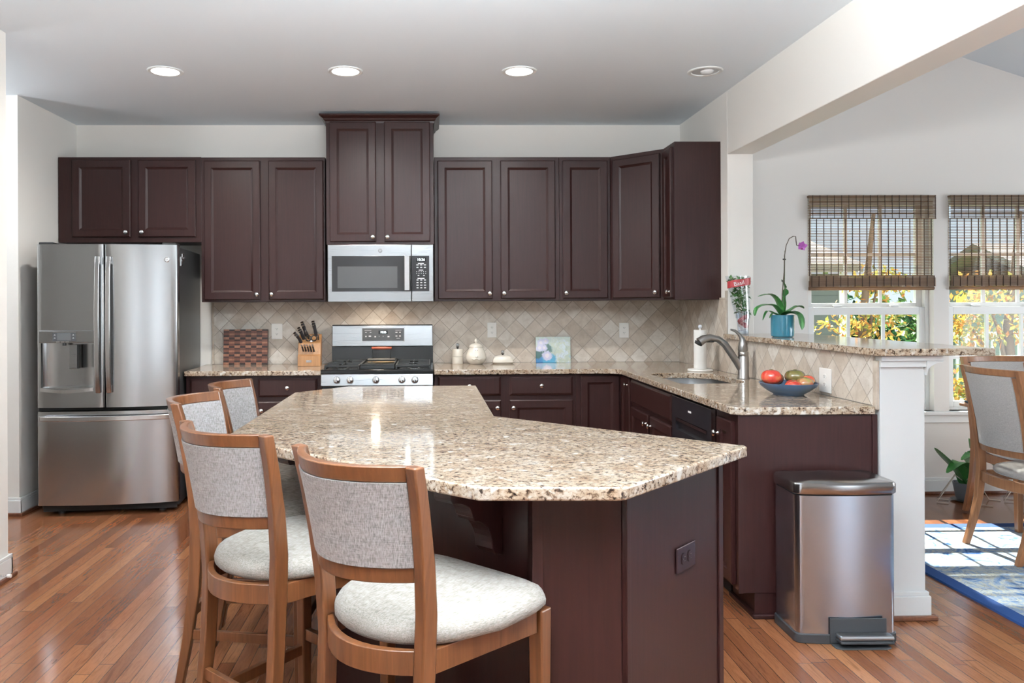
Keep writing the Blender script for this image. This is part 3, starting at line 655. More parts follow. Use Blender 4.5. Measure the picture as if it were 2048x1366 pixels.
obj('nozzle', MB().cyl((.175, -.012, 1.125), (.175, -.012, 1.108), .012), PLAST, ld); obj('paddle', MB().box(.205, .252, -.014, -.002, .955, 1.112), STEELH, ld, bevel=.003); obj('paddle_arm', MB().box(.2525, .262, -.010, .02, .958, 1.112), GASK, ld)
def fhandle(x, z0, z1, parent, side):
    mb = MB(); n = 16; pts = []
    f = lambda u, v: (x - .015 + .030 * v, fy(x) - .028 - .030 * sin(pi * u) ** .6 , z0 + (z1 - z0) * u)
    mb.sheet(f, n, 1, .014); h_ = obj('handle', mb, HANDLE, parent, smooth=50, bevel=.004)
    obj('handle_mount', MB().box(x - .011, x + .011, fy(x) - .026, fy(x) - .0005, z0 + .005, z0 + .05).box(x - .011, x + .011, fy(x) - .026, fy(x) - .0005, z1 - .05, z1 - .005), HANDLE, h_)
fhandle(SPL - .034, .80, 1.685, ld, 1); fhandle(SPL + .034, .80, 1.685, rd, -1)
mb = MB(); f = lambda u, v: (.02 + .86 * u, fy(.02 + .86 * u) - .030 - .018 * sin(pi * u) ** .5, .622 + .032 * v); mb.sheet(f, 20, 1, .014)
hh = obj('handle', mb, HANDLE, fd, smooth=50, bevel=.004); obj('handle_mount', MB().box(.024, .06, fy(.04) - .03, fy(.04) - .0005, .626, .65).box(.838, .876, fy(.86) - .03, fy(.86) - .0005, .626, .65), HANDLE, hh)
em = obj('emblem', MB().rings([[(.82 + r * cos(2 * pi * k / 24), fy(.82) - y, 1.667 + r * sin(2 * pi * k / 24)) for k in range(24)] for r, y in ((.017, .000), (.017, .004), (.014, .005), (.013, .0035), (.002, .0035))]), CHROME, rd, smooth=30)
text('lettering', 'GE', .014, INKD, em, (.82, fy(.82) - .0042, 1.667), ext=.0003)
mb = MB()
for xx in (.01, FW - .10): mb.box(xx, xx + .09, .01, .12, 1.7555, 1.780)
obj('hinge_cover', mb, GASK, FR, bevel=.005)
t = thing('magnet_clip', 'small silver clip magnet on the dark side of the refrigerator', 'magnet', (-1.676, 5.36, 1.63), R(5.5 + 90))
obj('clip', MB().box(0, .045, -.008, 0, .0, .065).box(.05, .11, -.006, 0, .03, .09), CHROME, t, (0, .012, 0), bevel=.003); obj('clip_jaw', MB().box(.005, .04, -.016, -.0085, .035, .045).box(.06, .10, -.012, -.0065, .055, .062), HANDLE, t, (0, .012, 0))

# ------------------------------------------------------------------ range
RX = -.743; RG = thing('range', 'stainless gas range with black cooktop between the base cabinets', 'range', (RX, 5.36, 0))
RW = .762
obj('oven_body', MB().box(.004, RW - .004, .045, .66, .03, .905).box(.03, RW - .03, .08, .6, 0, .03), BLACKM, RG)
dr = obj('oven_door', MB().box(.006, RW - .006, .0, .044, .255, .795), STEELH, RG, bevel=.004)
obj('oven_window', MB().box(.10, RW - .10, -.003, -.0003, .33, .66), BLACKG, dr); hb = obj('oven_handle', MB().cyl((.06, -.045, .745), (RW - .06, -.045, .745), .012), HANDLE, dr, smooth=40)
obj('handle_mount', MB().box(.07, .095, -.045, -.0003, .735, .755).box(RW - .095, RW - .07, -.045, -.0003, .735, .755), HANDLE, hb)
obj('storage_drawer', MB().box(.006, RW - .006, .0, .044, .06, .245), STEELH, RG, bevel=.004)
mb = MB(); mb.rings([[(x, y, z) for y, z in ((-.005, .812), (-.028, .816), (-.014, .895), (.045, .897), (.045, .812))] for x in (.002, RW - .002)])
cpn = obj('control_fascia', mb, STEELH, RG, bevel=.003)
for xx in (.110, .200, .373, .549, .637):
    k_ = obj('burner_knob', MB().rings([[(r * cos(2 * pi * k / 24), y, r * sin(2 * pi * k / 24)) for k in range(24)] for r, y in ((.024, 0), (.024, -.006), (.0205, -.010), (.019, -.022), (.016, -.024))]), HANDLE, cpn, (xx, -.0225, .855), smooth=35); k_.rotation_euler = (R(-10), 0, 0)
    obj('grip', MB().box(-.0045, .0045, -.033, -.0235, -.019, .019), HANDLE, k_, bevel=.003)
ck = obj('cooktop', MB().box(.0, RW, -.018, .60, .8975, .918).box(.0, RW, -.018, .0, .918, .924).box(0, .018, 0, .6, .918, .924).box(RW - .018, RW, 0, .6, .918, .924), BLACKM, RG, bevel=.003)
for bx, by in ((.135, .12), (.135, .43), (.627, .12), (.627, .43)):
    bn = obj('burner', MB().lathe([(.045, 0), (.045, .008), (.03, .012)], (bx, by, .9185)), HANDLE, RG, smooth=40); obj('burner_cap', MB().lathe([(.030, .0122), (.032, .018), (.02, .021)], (bx, by, .9185)), BLACKC, bn, smooth=40)
def grate(x0, x1):
    mb = MB(); y0, y1 = .02, .57; z0, z1 = .938, .952
    for a in (x0, x1 - .012): mb.box(a, a + .012, y0, y1, z0, z1)
    for b in (y0, (y0 + y1) / 2 - .006, y1 - .012): mb.box(x0 + .012, x1 - .012, b, b + .012, z0, z1)
    for by in (.12, .43):
        cx_ = (x0 + x1) / 2
        mb.box(x0 + .012, cx_ - .03, by - .005, by + .005, z0 + .003, z1 + .004); mb.box(cx_ + .03, x1 - .012, by - .005, by + .005, z0 + .003, z1 + .004)
        mb.box(cx_ - .005, cx_ + .005, by - .085, by - .03, z0 + .003, z1 + .004); mb.box(cx_ - .005, cx_ + .005, by + .03, by + .085, z0 + .003, z1 + .004)
    for a in (x0, x1 - .012):
        for b in (y0, y1 - .012): mb.box(a, a + .012, b, b + .012, .9243, z0)
    return mb
obj('grate', grate(.02, .258), BLACKC, RG, bevel=.002); obj('grate', grate(.504, .742), BLACKC, RG, bevel=.002)
mb = MB().box(.264, .498, .03, .56, .9245, .945); mb.box(.264, .272, .03, .56, .945, .960); mb.box(.490, .498, .03, .56, .945, .960); mb.box(.272, .490, .03, .038, .945, .960); mb.box(.272, .490, .552, .56, .945, .960)
obj('griddle_plate', mb, BLACKC, RG, bevel=.002)
mb = MB(); mb.rings([[(x, y, z) for y, z in ((.603, .918), (.612, 1.048), (.66, 1.048), (.66, .918))] for x in (.0, RW)]); obj('backguard_lower', mb, BLACKM, RG)
mb = MB(); mb.rings([[(x, y, z) for y, z in ((.598, 1.050), (.612, 1.205), (.622, 1.213), (.66, 1.213), (.66, 1.050))] for x in (.002, RW - .002)]); bgd = obj('backguard', mb, STEELH, RG, bevel=.004)
bcl = Vector((0, 0, 0)); lean = math.atan2(.014, .155)
cp = obj('control_panel', MB().box(-.158, .158, -.004, -.0005, -.052, .044), mat('range_panel_black', (.035, .036, .037), .3), bgd, (.387, .6065, 1.142)); cp.rotation_euler = (-lean, 0, 0)
obj('panel_frame', MB().box(-.163, .163, -.003, -.0003, -.057, .049), HANDLE, cp, (0, .0005, 0), bevel=.003)
obj('display_window', MB().box(-.034, .034, -.0055, -.0042, .0, .026), LEDOFF, cp); text('clock_digits', '10:26', .021, LED, cp, (0, -.0062, .013))
mb = MB()
for xx, zz, wd_, h_ in ((-.115, .028, .05, .003), (-.095, .012, .012, .004), (-.13, .012, .012, .004), (.115, .028, .045, .003), (.10, .012, .016, .007), (.127, .012, .012, .007), (-.13, -.018, .010, .009), (-.10, -.016, .018, .009), (-.06, -.020, .012, .009), (-.03, -.018, .004, .004), (0, -.018, .006, .003), (.04, -.020, .014, .009), (.10, -.016, .014, .008), (.127, -.016, .014, .008), (.113, -.033, .026, .003)):
    mb.box(xx - wd_ / 2, xx + wd_ / 2, -.0048, -.0042, zz - h_ / 2, zz + h_ / 2)
obj('button_markings', mb, INK, cp)
# things on the cooktop
t = thing('bacon_press', 'cast iron press with a red-brown wooden handle on the griddle', 'grill press', (RX + .385, 5.36 + .44, .9457))
obj('plate', MB().box(-.10, .10, -.055, .055, .015, .024), mat('press_plate_steel', (.20, .18, .15), .35, .8), t, bevel=.003)
mb = MB()
for xx in (-.065, .065): mb.tube([(xx, 0, .0242), (xx, 0, .085), (xx * .97, 0, .092)], .004, 8)
obj('handle_post', mb, BLACKC, t); obj('grip', MB().rings([[(x, r * cos(2 * pi * k / 14), .099 + r * sin(2 * pi * k / 14)) for k in range(14)] for x, r in ((-.075, .006), (-.072, .0095), (0, .011), (.072, .0095), (.075, .006))]), mat('red_brown_handle', (.30, .07, .035), .4), t, smooth=50)
t = thing('spoon_rest', 'small tan fish-shaped spoon rest lying on the griddle before the press', 'spoon rest', (RX + .405, 5.36 + .30, .9457))
mb = MB(); mb.rings([[(.085 * c_ * cos(2 * pi * k / 18), .026 * c_ * sin(2 * pi * k / 18), z) for k in range(18)] for c_, z in ((.5, .0002), (.9, .004), (1, .010), (.85, .008), (.3, .004))])
obj('dish', mb, mat('tan_glazed_dish', (.42, .30, .17), .3), t, smooth=50); obj('tail', MB().box(-.11, -.085, -.015, .015, .006, .010), mat('tan_dark_dish', (.25, .17, .1), .4), t)

# ------------------------------------------------------------------ microwave
MW = thing('microwave', 'stainless over-the-range microwave with black glass door', 'microwave', (-.728, 5.62, 1.383))
MWW, MH = .752, .408; PX = lambda u: (u - 655) / 281.9; PZ = lambda v: (604 - v) / 280.5
obj('case', MB().box(.004, MWW - .004, .022, .43, .012, MH), FGREY, MW); 
ft = obj('door', MB().box(0, PX(822.6), -.002, .021, 0, MH), STEELH, MW, bevel=.004); f2 = obj('control_side', MB().box(PX(823.4), MWW, -.002, .021, 0, MH), STEELH, MW, bevel=.004)
gl = obj('door_glass', MB().box(PX(663.4), PX(822.4), -.0045, -.0023, PZ(583), PZ(512)), mat('microwave_door_black', (.024, .024, .025), .16), ft, bevel=.002)
obj('window_screen', MB().box(PX(675), PX(794.7), -.0058, -.0047, PZ(576), PZ(533)), MWIN, gl)
obj('handle', MB().box(PX(809), PX(819.5), -.040, -.028, PZ(581.5), PZ(512.5)).box(PX(810), PX(818.5), -.028, -.0048, PZ(578), PZ(574)).box(PX(810), PX(818.5), -.028, -.0048, PZ(520), PZ(516)), HANDLE, ft, bevel=.003)
cpm = obj('control_panel', MB().box(PX(823.8), PX(858.6), -.0045, -.0023, PZ(583), PZ(512)), mat('microwave_panel_black', (.016, .016, .018), .2), f2, bevel=.002)
obj('display_window', MB().box(PX(832), PX(852.5), -.0052, -.0047, PZ(524), PZ(516)), LEDOFF, cpm); text('clock_digits', '10:26', .026, LED, cpm, (PX(842), -.0062, PZ(520)))
mb = MB()
for yv, xs_, wd_ in ((527.5, (842,), 12), (530.3, (835, 842.5, 850), 4.5), (535.3, (835, 842.5, 850), 4), (540.8, (842,), 9), (543.6, (833.5, 838, 842.5, 847, 851.5), 1.2), (547.4, (833.5, 838, 842.5, 847, 851.5), 1.2), (551.5, (837, 848), 3), (557.3, (842,), 14), (560.5, (835, 842.5, 850), 4), (565.7, (835, 842.5, 850), 4), (570.8, (835, 842.5, 850), 4.5), (576, (835, 842.5, 850), 4)):
    for xx in xs_: mb.box(PX(xx - wd_ / 2), PX(xx + wd_ / 2), -.0052, -.0047, PZ(yv + .9), PZ(yv - .9))
obj('keypad_markings', mb, INK, cpm)
em = obj('emblem', MB().rings([[(PX(760.5) + r * cos(2 * pi * k / 24), y, PZ(501.5) + r * sin(2 * pi * k / 24)) for k in range(24)] for r, y in ((.0155, -.0022), (.0155, -.004), (.012, -.005))]), mat('emblem_grey', (.25, .25, .25), .4, .8), ft)
text('lettering', 'GE', .013, HANDLE, em, (PX(760.5), -.0055, PZ(501.5)), ext=.0003)
obj('vent_underside', MB().box(.02, .20, .03, .3, .0, .0115).box(.56, .73, .03, .3, .0, .0115), HANDLE, MW); obj('light_recess', MB().box(.24, .52, .03, .3, .004, .0115), GASK, MW)

# ------------------------------------------------------------------ things on the back counter
t = thing('cutting_board', 'checkered end-grain wooden board leaning on the tiles left of knife block', 'cutting board', (-1.565, 5.985, .9145))
bw, bh = .331, .268; obj('core', MB().box(0, bw, .004, .034, 0, bh), CHOP[0], t)
mb = MB(); cw = bw / 8; rows = 19
for i in range(8):
    z = 0; k = 0
    while z < bh - .002:
        hgt = .0135 if (k + i) % 2 else .0185; z1_ = min(bh, z + hgt); seq = (2, 3, 1, 0) if i % 2 == 0 else (3, 1, 2, 1)
        mb.mi = seq[k % 4]; mb.box(i * cw, (i + 1) * cw, .0, .0038, z, z1_); z = z1_; k += 1
obj('checker_face', mb, CHOP, t); t.rotation_euler = (R(-4.5), 0, 0)
KB = thing('knife_block', 'slant-topped maple knife block beside the range', 'knife block', (-.972, 5.79, .9145), R(4))
prof = [(0, 0), (.165, 0), (.20, .215), (.165, .23), (.060, .165), (.035, .085), (.0, .075)]
bk = obj('block', MB().rings([[(x, y, z) for y, z in prof] for x in (0, .165)]), BLOCK_W, KB, bevel=.002)
obj('slot', MB().box(.139, .148, -.010, .010, -.02, .03), SLOT, KB, (0, .105, .1945)).rotation_euler = (R(31.5), 0, 0)
mb = MB()
for k in range(2): mb.box(.125 + k * .016, .128 + k * .016, .040, .055, .0, .012)
obj('slot', mb, SLOT, KB, (0, 0, .0925)).rotation_euler = (R(0), 0, 0)
obj('label_plate', MB().box(.062, .10, -.0015, -.0003, .028, .046), HANDLE, KB, (0, 0, 0))
HND = mat('dark_grey_knife_handle', (.03, .03, .035), .35); BOLS = mat('steel_bolster', g3(.6), .2, 1)
def knife(label, base, tip, w, grp, white=False):
    """handle sticking out of the block; base..tip world points"""
    b = Vector(base); v = Vector(tip) - b; t = thing('knife' if not white else 'steak_knife', label, 'knife', base, 0, grp)
    n = 8; pts = [v * (i / n) + Vector((0, 0, .006 * sin(pi * i / n))) for i in range(n + 1)]
    obj('handle', MB().tube(pts, [w * (.75 + .25 * abs(sin(2.2 * pi * i / n))) for i in range(n)] + [w * .8], 10, flat=1.25), HND, t, smooth=60)
    d = v.normalized()
    if white: obj('cap', MB().cyl(v + d * .0004, v + d * .008, w * .9), BOLS, t, smooth=50)
    else:
        obj('end_band', MB().cyl(v * .84, v * .89, w * 1.12).cyl(v + d * .0003, v + d * .007, w * .95), BOLS, t, smooth=50)
    obj('blade', MB().bar(-d * .003, -d * .06, .002, .018 if not white else .01), BOLS, t)
G1 = 'large knives in the knife block'
bx, by, bz = -.972, 5.79, .9145
knife('tallest grey knife handle leaning left in the knife block', (bx + .045, by + .155, bz + .205), (bx + .018, by + .10, bz + .315), .0135, G1)
knife('grey knife handle in the middle of the left cluster, slightly lower', (bx + .030, by + .115, bz + .19), (bx + .002, by + .055, bz + .275), .0125, G1)
knife('short grey knife handle lying far left and lowest at the block', (bx + .018, by + .08, bz + .165), (bx - .02, by + .01, bz + .24), .0115, G1)
knife('stubby grey knife handle between the tall handle and scissors', (bx + .065, by + .12, bz + .195), (bx + .050, by + .075, bz + .255), .009, G1)
knife('single grey knife handle standing right of the scissors', (bx + .115, by + .16, bz + .21), (bx + .098, by + .11, bz + .32), .0135, G1)
t = thing('scissors', 'black-handled kitchen scissors in the middle of the knife block', 'scissors', (bx + .088, by + .088, bz + .185))
mb = MB()
for s_ in (-1, 1): mb.tube([(s_ * .021 + .019 * cos(a * pi / 8), -.012 + .0 + .004 * sin(a * pi / 8), .018 + .020 * sin(a * pi / 8)) for a in range(17)], .0042, 8, cap=False)
obj('finger_loops', mb, BLACKM, t, smooth=60); obj('blade', MB().box(-.008, .008, -.006, -.003, -.012, .002), BOLS, t)
for k in range(5): knife('steak knife with white metal cap, %s of the row of five' % ('first from left', 'second from left', 'middle', 'second from right', 'first from right')[k],
                         (bx + .035 + k * .0195, by + .060, bz + .098), (bx + .030 + k * .0195, by + .002, bz + .150), .0068, 'steak knives in the knife block', True)
# cream ceramics
t = thing('canister', 'small straight cream canister with a clear knob, leftmost of the ceramics', 'canister', (.206, 5.965, .9145))
obj('base', MB().lathe([(.040, 0), (.042, .004), (.042, .055)]), CERAM, t, smooth=40); l_ = obj('lid', MB().lathe([(.042, .0565), (.042, .108), (.040, .112), (.012, .113)]), CERAM, t, smooth=40)
obj('knob', MB().lathe([(.006, .113), (.010, .126), (.015, .130)]), BLACKM, l_, smooth=40); obj('knob_crystal', MB().sphere((0, 0, .142), .014), BOTG, l_, smooth=80)
t = thing('cookie_jar', 'round cream lidded jar with a smiling molded face and knob', 'jar', (.343, 5.93, .9145))
obj('jar', MB().lathe([(.045, 0), (.050, .004), (.071, .025), (.078, .045), (.075, .07), (.063, .10), (.053, .118), (.05, .124)], n=36), CERAM, t, smooth=50)
l_ = obj('lid', MB().lathe([(.052, .1245), (.053, .129), (.048, .143), (.03, .153), (.012, .156), (.008, .159), (.013, .166), (.014, .173), (.009, .182), (.004, .19), (.001, .192)], n=30), CERAM, t, smooth=50)
mb = MB().sphere((-.008, -.060, .106), .0025, 8).sphere((.008, -.060, .106), .0025, 8); obj('eyes', mb, SLOT, t)
mb = MB().sphere((0, -.077, .058), .010, 10)
for s_ in (-1, 1): mb.tube([(0, -.077, .048), (s_ * .018, -.077, .038), (s_ * .036, -.069, .044)], [.006, .009, .003], 8)
obj('molded_face', mb, CERAM, t, smooth=60)
t = thing('butter_dish', 'domed cream butter dish with a clear knob right of the jar', 'butter dish', (.545, 5.94, .9145))
obj('tray', MB().rings([[(a * s1, b * s1, z) for a, b in [(.09 * cos(2 * pi * k / 24), .05 * sin(2 * pi * k / 24)) for k in range(24)]] for s1, z in ((.8, 0), (1.0, .010), (1.02, .012), (.8, .010))]), CERAM, t, smooth=40)
l_ = obj('cover', MB().rings([[(max(-.075 * s1, min(.075 * s1, .10 * s1 * cos(2 * pi * k / 28))), .04 * s2 * sin(2 * pi * k / 28), z) for k in range(28)] for s1, s2, z in ((1, 1, .0125), (.98, .98, .03), (.9, .9, .046), (.72, .75, .058), (.4, .4, .064), (.1, .1, .0655))]), CERAM, t, smooth=60)
obj('knob', MB().lathe([(.006, .0655), (.010, .073), (.015, .077)]), BLACKM, l_, smooth=40); obj('knob_crystal', MB().sphere((0, 0, .089), .014), BOTG, l_, smooth=80)
# glass board with flower print
def m_art():
    m = mat('flower_print', (.5, .6, .6), .12, coat=.6); g = G(m); v = g.co()
    n = g.noise(v, 22, 4, .6, 1.2); base = g.ramp(n, [(.3, (.30, .40, .42)), (.5, (.42, .47, .36)), (.65, (.50, .60, .66))])
    def blob(cx, cz, r, col, c, soft=.25):
        mp = g.n('Mapping', vector_type='POINT'); tcn = g.n('TexCoord'); g.l(tcn.outputs['Object'], mp.inputs[0]); mp.inputs['Location'].default_value = (-cx / r, 0, -cz / r); mp.inputs['Scale'].default_value = (1 / r, 0, 1 / r)
        ln = g.n('VectorMath', operation='LENGTH'); g.l(mp.outputs[0], ln.inputs[0]); f = g.math('ADD', ln.outputs['Value'], g.math('MULTIPLY', g.math('SUBTRACT', g.noise(v, 70, 3), .5), .9))
        return g.mix(g.ramp(f, [(1 - soft, g3(1)), (1.0, g3(0))]), c, col)
    c = base
    c = blob(.03, .03, .06, (.03, .17, .38), c); c = blob(.10, .025, .06, (.06, .30, .48), c); c = blob(.07, .10, .06, (.02, .09, .07), c); c = blob(.015, .06, .035, (.02, .09, .08), c)
    for cx, cz, r in ((.04, .155, .032), (.075, .165, .028), (.03, .115, .033), (.065, .115, .026), (.085, .055, .042)): c = blob(cx, cz, r, (.50, .50, .66), c); c = blob(cx, cz, r * .45, (.68, .64, .70), c)
    g.col(c); return m
t = thing('glass_board', 'small glass board printed with blue and white flowers leaning on the tiles', 'decorative board', (.805, 5.995, .9145))
obj('board', MB().box(0, .265, 0, .006, 0, .20), m_art(), t, bevel=.002)
mb = MB()
for a, b in (((.175, .004), (.195, .075)), ((.178, .004), (.258, .14)), ((.135, .065), (.185, .165)), ((.225, .085), (.235, .13))): mb.bar((a[0], -.0008, a[1]), (b[0], -.0008, b[1]), .0006, .003, (0, 1, 0))
obj('painted_twigs', mb, INKD, t); t.rotation_euler = (R(-9), 0, R(-2))
# paper towel
t = thing('paper_towel_holder', 'white paper towel roll on a white stand by the sink corner', 'paper towel holder', (1.79, 5.20, .9145))
obj('stand', MB().lathe([(.080, 0), (.082, .004), (.080, .012), (.02, .014)], n=36).cyl((0, 0, .0142), (0, 0, .285), .006), WPLAST, t, smooth=40)
obj('paper_roll', MB().rings([[(r * cos(2 * pi * k / 32), r * sin(2 * pi * k / 32), z) for k in range(32)] for r, z in ((.0405, .0145), (.041, .016), (.041, .270), (.0405, .2715), (.019, .2715), (.019, .262))]), TUBE, t, smooth=40)
obj('finial', MB().sphere((0, 0, .293), .014), FROST, t, smooth=80)
# faucet
t = thing('faucet', 'brushed nickel pull-out kitchen faucet with a lever handle behind the sink', 'faucet', (1.856, 4.645, .9145))
obj('body', MB().lathe([(.034, 0), (.034, .006), (.031, .012), (.031, .13), (.029, .135)]), NICKEL, t, smooth=40)
obj('collar', MB().lathe([(.0285, .1355), (.030, .139), (.030, .155), (.0275, .159)]), NICKEL, t, smooth=40)
lv = obj('lever', MB().tube([(0, 0, .1595), (-.002, 0, .175), (-.001, .0, .205), (-.006, 0, .235), (-.022, 0, .262), (-.048, 0, .284), (-.075, 0, .292)], [.027, .031, .026, .016, .0095, .008, .005], 16, flat=.8), NICKEL, t, smooth=60)
sp = obj('spout', MB().tube([(-.018, 0, .06), (-.04, 0, .10), (-.075, 0, .155), (-.11, 0, .205), (-.15, 0, .235), (-.195, 0, .245), (-.235, 0, .236), (-.262, 0, .218)], [.019, .020, .021, .021, .020, .021, .024, .027], 18), NICKEL, t, smooth=60)
obj('spray_face', MB().tube([(-.2625, 0, .2165), (-.270, 0, .204)], [.0265, .022], 18), GASK, sp)
obj('spray_button', MB().box(-.225, -.175, -.010, .010, .2165, .2225), GASK, sp, bevel=.002)
# fruit bowl and tomatoes
t = thing('fruit_bowl', 'shallow dark blue bowl of heirloom tomatoes on the peninsula counter', 'bowl', (1.755, 3.835, .9145)); BC = Vector((1.755, 3.835, .9145))
obj('bowl', MB().rings([[(r * cos(2 * pi * k / 40), r * sin(2 * pi * k / 40), z) for k in range(40)] for r, z in ((.070, 0), (.072, .004), (.10, .020), (.128, .042), (.1365, .058), (.134, .059), (.124, .044), (.096, .025), (.05, .012), (.005, .010))]), BOWLM, t, smooth=40)
def m_tom(name, a, b, c_):
    m = mat(name, a, .16, coat=.3); g = G(m); g.col(g.ramp(g.noise(g.co(), 14, 3, .6, .8), [(.34, a), (.52, b), (.68, c_)])); return m
TOM = [m_tom('red_tomato_skin', (.50, .03, .025), (.58, .06, .035), (.60, .17, .06)), m_tom('mottled_tomato_skin', (.42, .035, .03), (.45, .12, .05), (.40, .22, .06)), m_tom('green_tomato_skin', (.10, .10, .025), (.16, .13, .04), (.22, .09, .05)), m_tom('striped_tomato_skin', (.25, .26, .07), (.40, .18, .07), (.45, .05, .04)), m_tom('brown_tomato_skin', (.16, .10, .05), (.26, .14, .09), (.33, .07, .06))]
def tomato(label, off_, r, mi, sc=(1, 1, .82), ribs=.05):
    c = BC + Vector(off_); t = thing('tomato', label, 'tomato', c, 0, 'heirloom tomatoes in the blue bowl'); n = 30; rs = []
    for i in range(1, 13):
        a = pi * i / 13; rs.append([(sin(a) * (1 + ribs * cos(5 * 2 * pi * k / n)) * cos(2 * pi * k / n) * r * sc[0], sin(a) * (1 + ribs * cos(5 * 2 * pi * k / n)) * sin(2 * pi * k / n) * r * sc[1], -cos(a) * r * sc[2] * (1 - .12 * (abs(cos(a)) ** 6))) for k in range(n)])
    obj('flesh', MB().rings(rs), TOM[mi], t, smooth=70)
    obj('stem_scar', MB().rings([[((.006 if k % 2 else .012) * s1 * cos(2 * pi * k / 10), (.006 if k % 2 else .012) * s1 * sin(2 * pi * k / 10), r * sc[2] * .92 + z) for k in range(10)] for s1, z in ((1, -.003), (.8, .0), (.2, .002))]), mat('dried_stem_green', (.10, .09, .03), .7), t)
    return t
tomato('big red-orange tomato at the left rim of the bowl', (-.086, -.005, .086), .048, 0, ribs=.02)
tomato('brownish tomato behind the big red one', (-.040, .060, .072), .042, 4, ribs=.03); tomato('bright red tomato low at the front middle of the bowl', (-.008, -.070, .048), .036, 0, (1.1, .9, .72))
tomato('dark green ribbed tomato on top at the right back', (.055, .045, .082), .048, 2, (1, 1, .78), .07); tomato('green and red striped tomato at the front right', (.058, -.052, .058), .041, 3, (1, 1, .75))
tomato('small red tomato between the green one and the middle', (.025, .0, .045), .036, 0, (1, 1, .8)); tomato('small dull red tomato at the right rim', (.100, .005, .066), .034, 1, (1, 1, .85))
# basil
t = thing('basil_package', 'plastic sleeve of fresh basil with red label on the bar ledge', 'basil package', (1.998, 5.0, 1.1655))
obj('cup', MB().lathe([(.032, 0), (.034, .006), (.033, .03), (.044, .14), (.044, .145)], n=24, cap=False), BOTG, t, smooth=40)
obj('cup_foot', MB().lathe([(.030, .001), (.032, .004), (.031, .022), (.02, .026)]), mat('clear_cup_base', (.62, .66, .70), .2), t, smooth=40)
mb = MB()
for k in range(9): a = k * .7; mb.sphere((.018 * cos(a), .018 * sin(a) , .05 + .008 * k), .017, 8)
obj('red_label', mb, mat('red_tomato_print', (.45, .03, .05), .3), t, smooth=80)
rnd = random.Random(3); mb = MB()
for k in range(190):
    u = rnd.random(); z = .125 + .235 * u; cx_ = -.035 * u; a = rnd.random() * 6.28; rr = (.036 + .026 * u) * rnd.random() ** .5
    p = Vector((cx_ + rr * cos(a), rr * sin(a), z)); d = Vector((rnd.uniform(-1, 1), rnd.uniform(-1, 1), rnd.uniform(-.6, 1))).normalized(); s_ = d.cross(Vector((0, 0, 1))).normalized(); l = rnd.uniform(.022, .042); wv = l * .32; nn = s_.cross(d) * l * .15
    P_ = [p, p + d * l * .4 + s_ * wv + nn, p + d * l, p + d * l * .4 - s_ * wv + nn, p + d * l * .5 - nn * .3]; V_ = [mb.bm.verts.new(q) for q in P_]
    mb._f([V_[0], V_[1], V_[4]]); mb._f([V_[1], V_[2], V_[4]]); mb._f([V_[2], V_[3], V_[4]]); mb._f([V_[3], V_[0], V_[4]])
tag(obj('basil_leaves', mb, LEAF2, t), kind='stuff')
mb = MB(); rnd = random.Random(5)
mb.rings([[(-.035 * u_ + (.046 + .028 * u_) * (1 + .05 * sin(3 * k + 9 * u_) * u_) * cos(2 * pi * k / 22), (.040 + .016 * u_) * (1 + .05 * sin(3 * k + 7 * u_)) * sin(2 * pi * k / 22), .10 + .27 * u_) for k in range(22)] for u_ in [i / 12 for i in range(13)]], cap=False)
obj('plastic_sleeve', mb, CLEAR, t, smooth=60)
f = lambda u, v: (-.028 + (.074) * cos(pi * (1.02 + .96 * u)), .064 * sin(pi * (1.02 + .96 * u)), .290 + .030 * u + .045 * v)
lb = obj('label_band', MB().sheet(f, 14, 1), mat('red_label_print', (.42, .045, .05), .35), t); text('lettering', 'Basil', .036, mat('label_white', g3(.85), .5), lb, (-.050, -.0640, .322), rot=(R(90), R(-12), R(-14)), ext=.0004)
# orchid
OR = thing('potted_orchid', 'orchid in a teal pot with one magenta flower on the bar ledge', 'potted plant', (2.040, 4.53, 1.1655))
obj('pot', MB().lathe([(.055, 0), (.062, .006), (.064, .03), (.064, .128), (.060, .128), (.058, .10)], n=36, cap=False).lathe([(.002, .001), (.055, .0005)], n=36, cap=False), TEAL, OR, smooth=40)
obj('bark', MB().lathe([(.058, .105), (.04, .112), (.005, .115)], cap=True), SOIL, OR)
def leaf(path, w, fold=.25):
    """path points along the leaf, width profile"""
    n = 12; P_ = [Vector(p) for p in path]
    def cr(t_):
        x = t_ * (len(P_) - 1); i = min(int(x), len(P_) - 2); f_ = x - i; p0 = P_[max(i - 1, 0)]; p1 = P_[i]; p2 = P_[i + 1]; p3 = P_[min(i + 2, len(P_) - 1)]
        return .5 * ((2 * p1) + (-p0 + p2) * f_ + (2 * p0 - 5 * p1 + 4 * p2 - p3) * f_ ** 2 + (-p0 + 3 * p1 - 3 * p2 + p3) * f_ ** 3)
    mb = MB()
    def fn(u, v):
        p = cr(u); d = (cr(min(u + .02, 1)) - cr(max(u - .02, 0))).normalized(); s_ = d.cross(Vector((0, 0, 1)));
        if s_.length < .15: s_ = Vector((.6, -.8, 0))
        s_.normalize(); nn = s_.cross(d); ww = w * (sin(pi * min(1, u * .86 + .12)) ** .75); q = (v - .5) * 2
        return p + s_ * q * ww + nn * abs(q) * ww * fold
    return mb.sheet(fn, n, 4, .0012, (0, 0, -1))
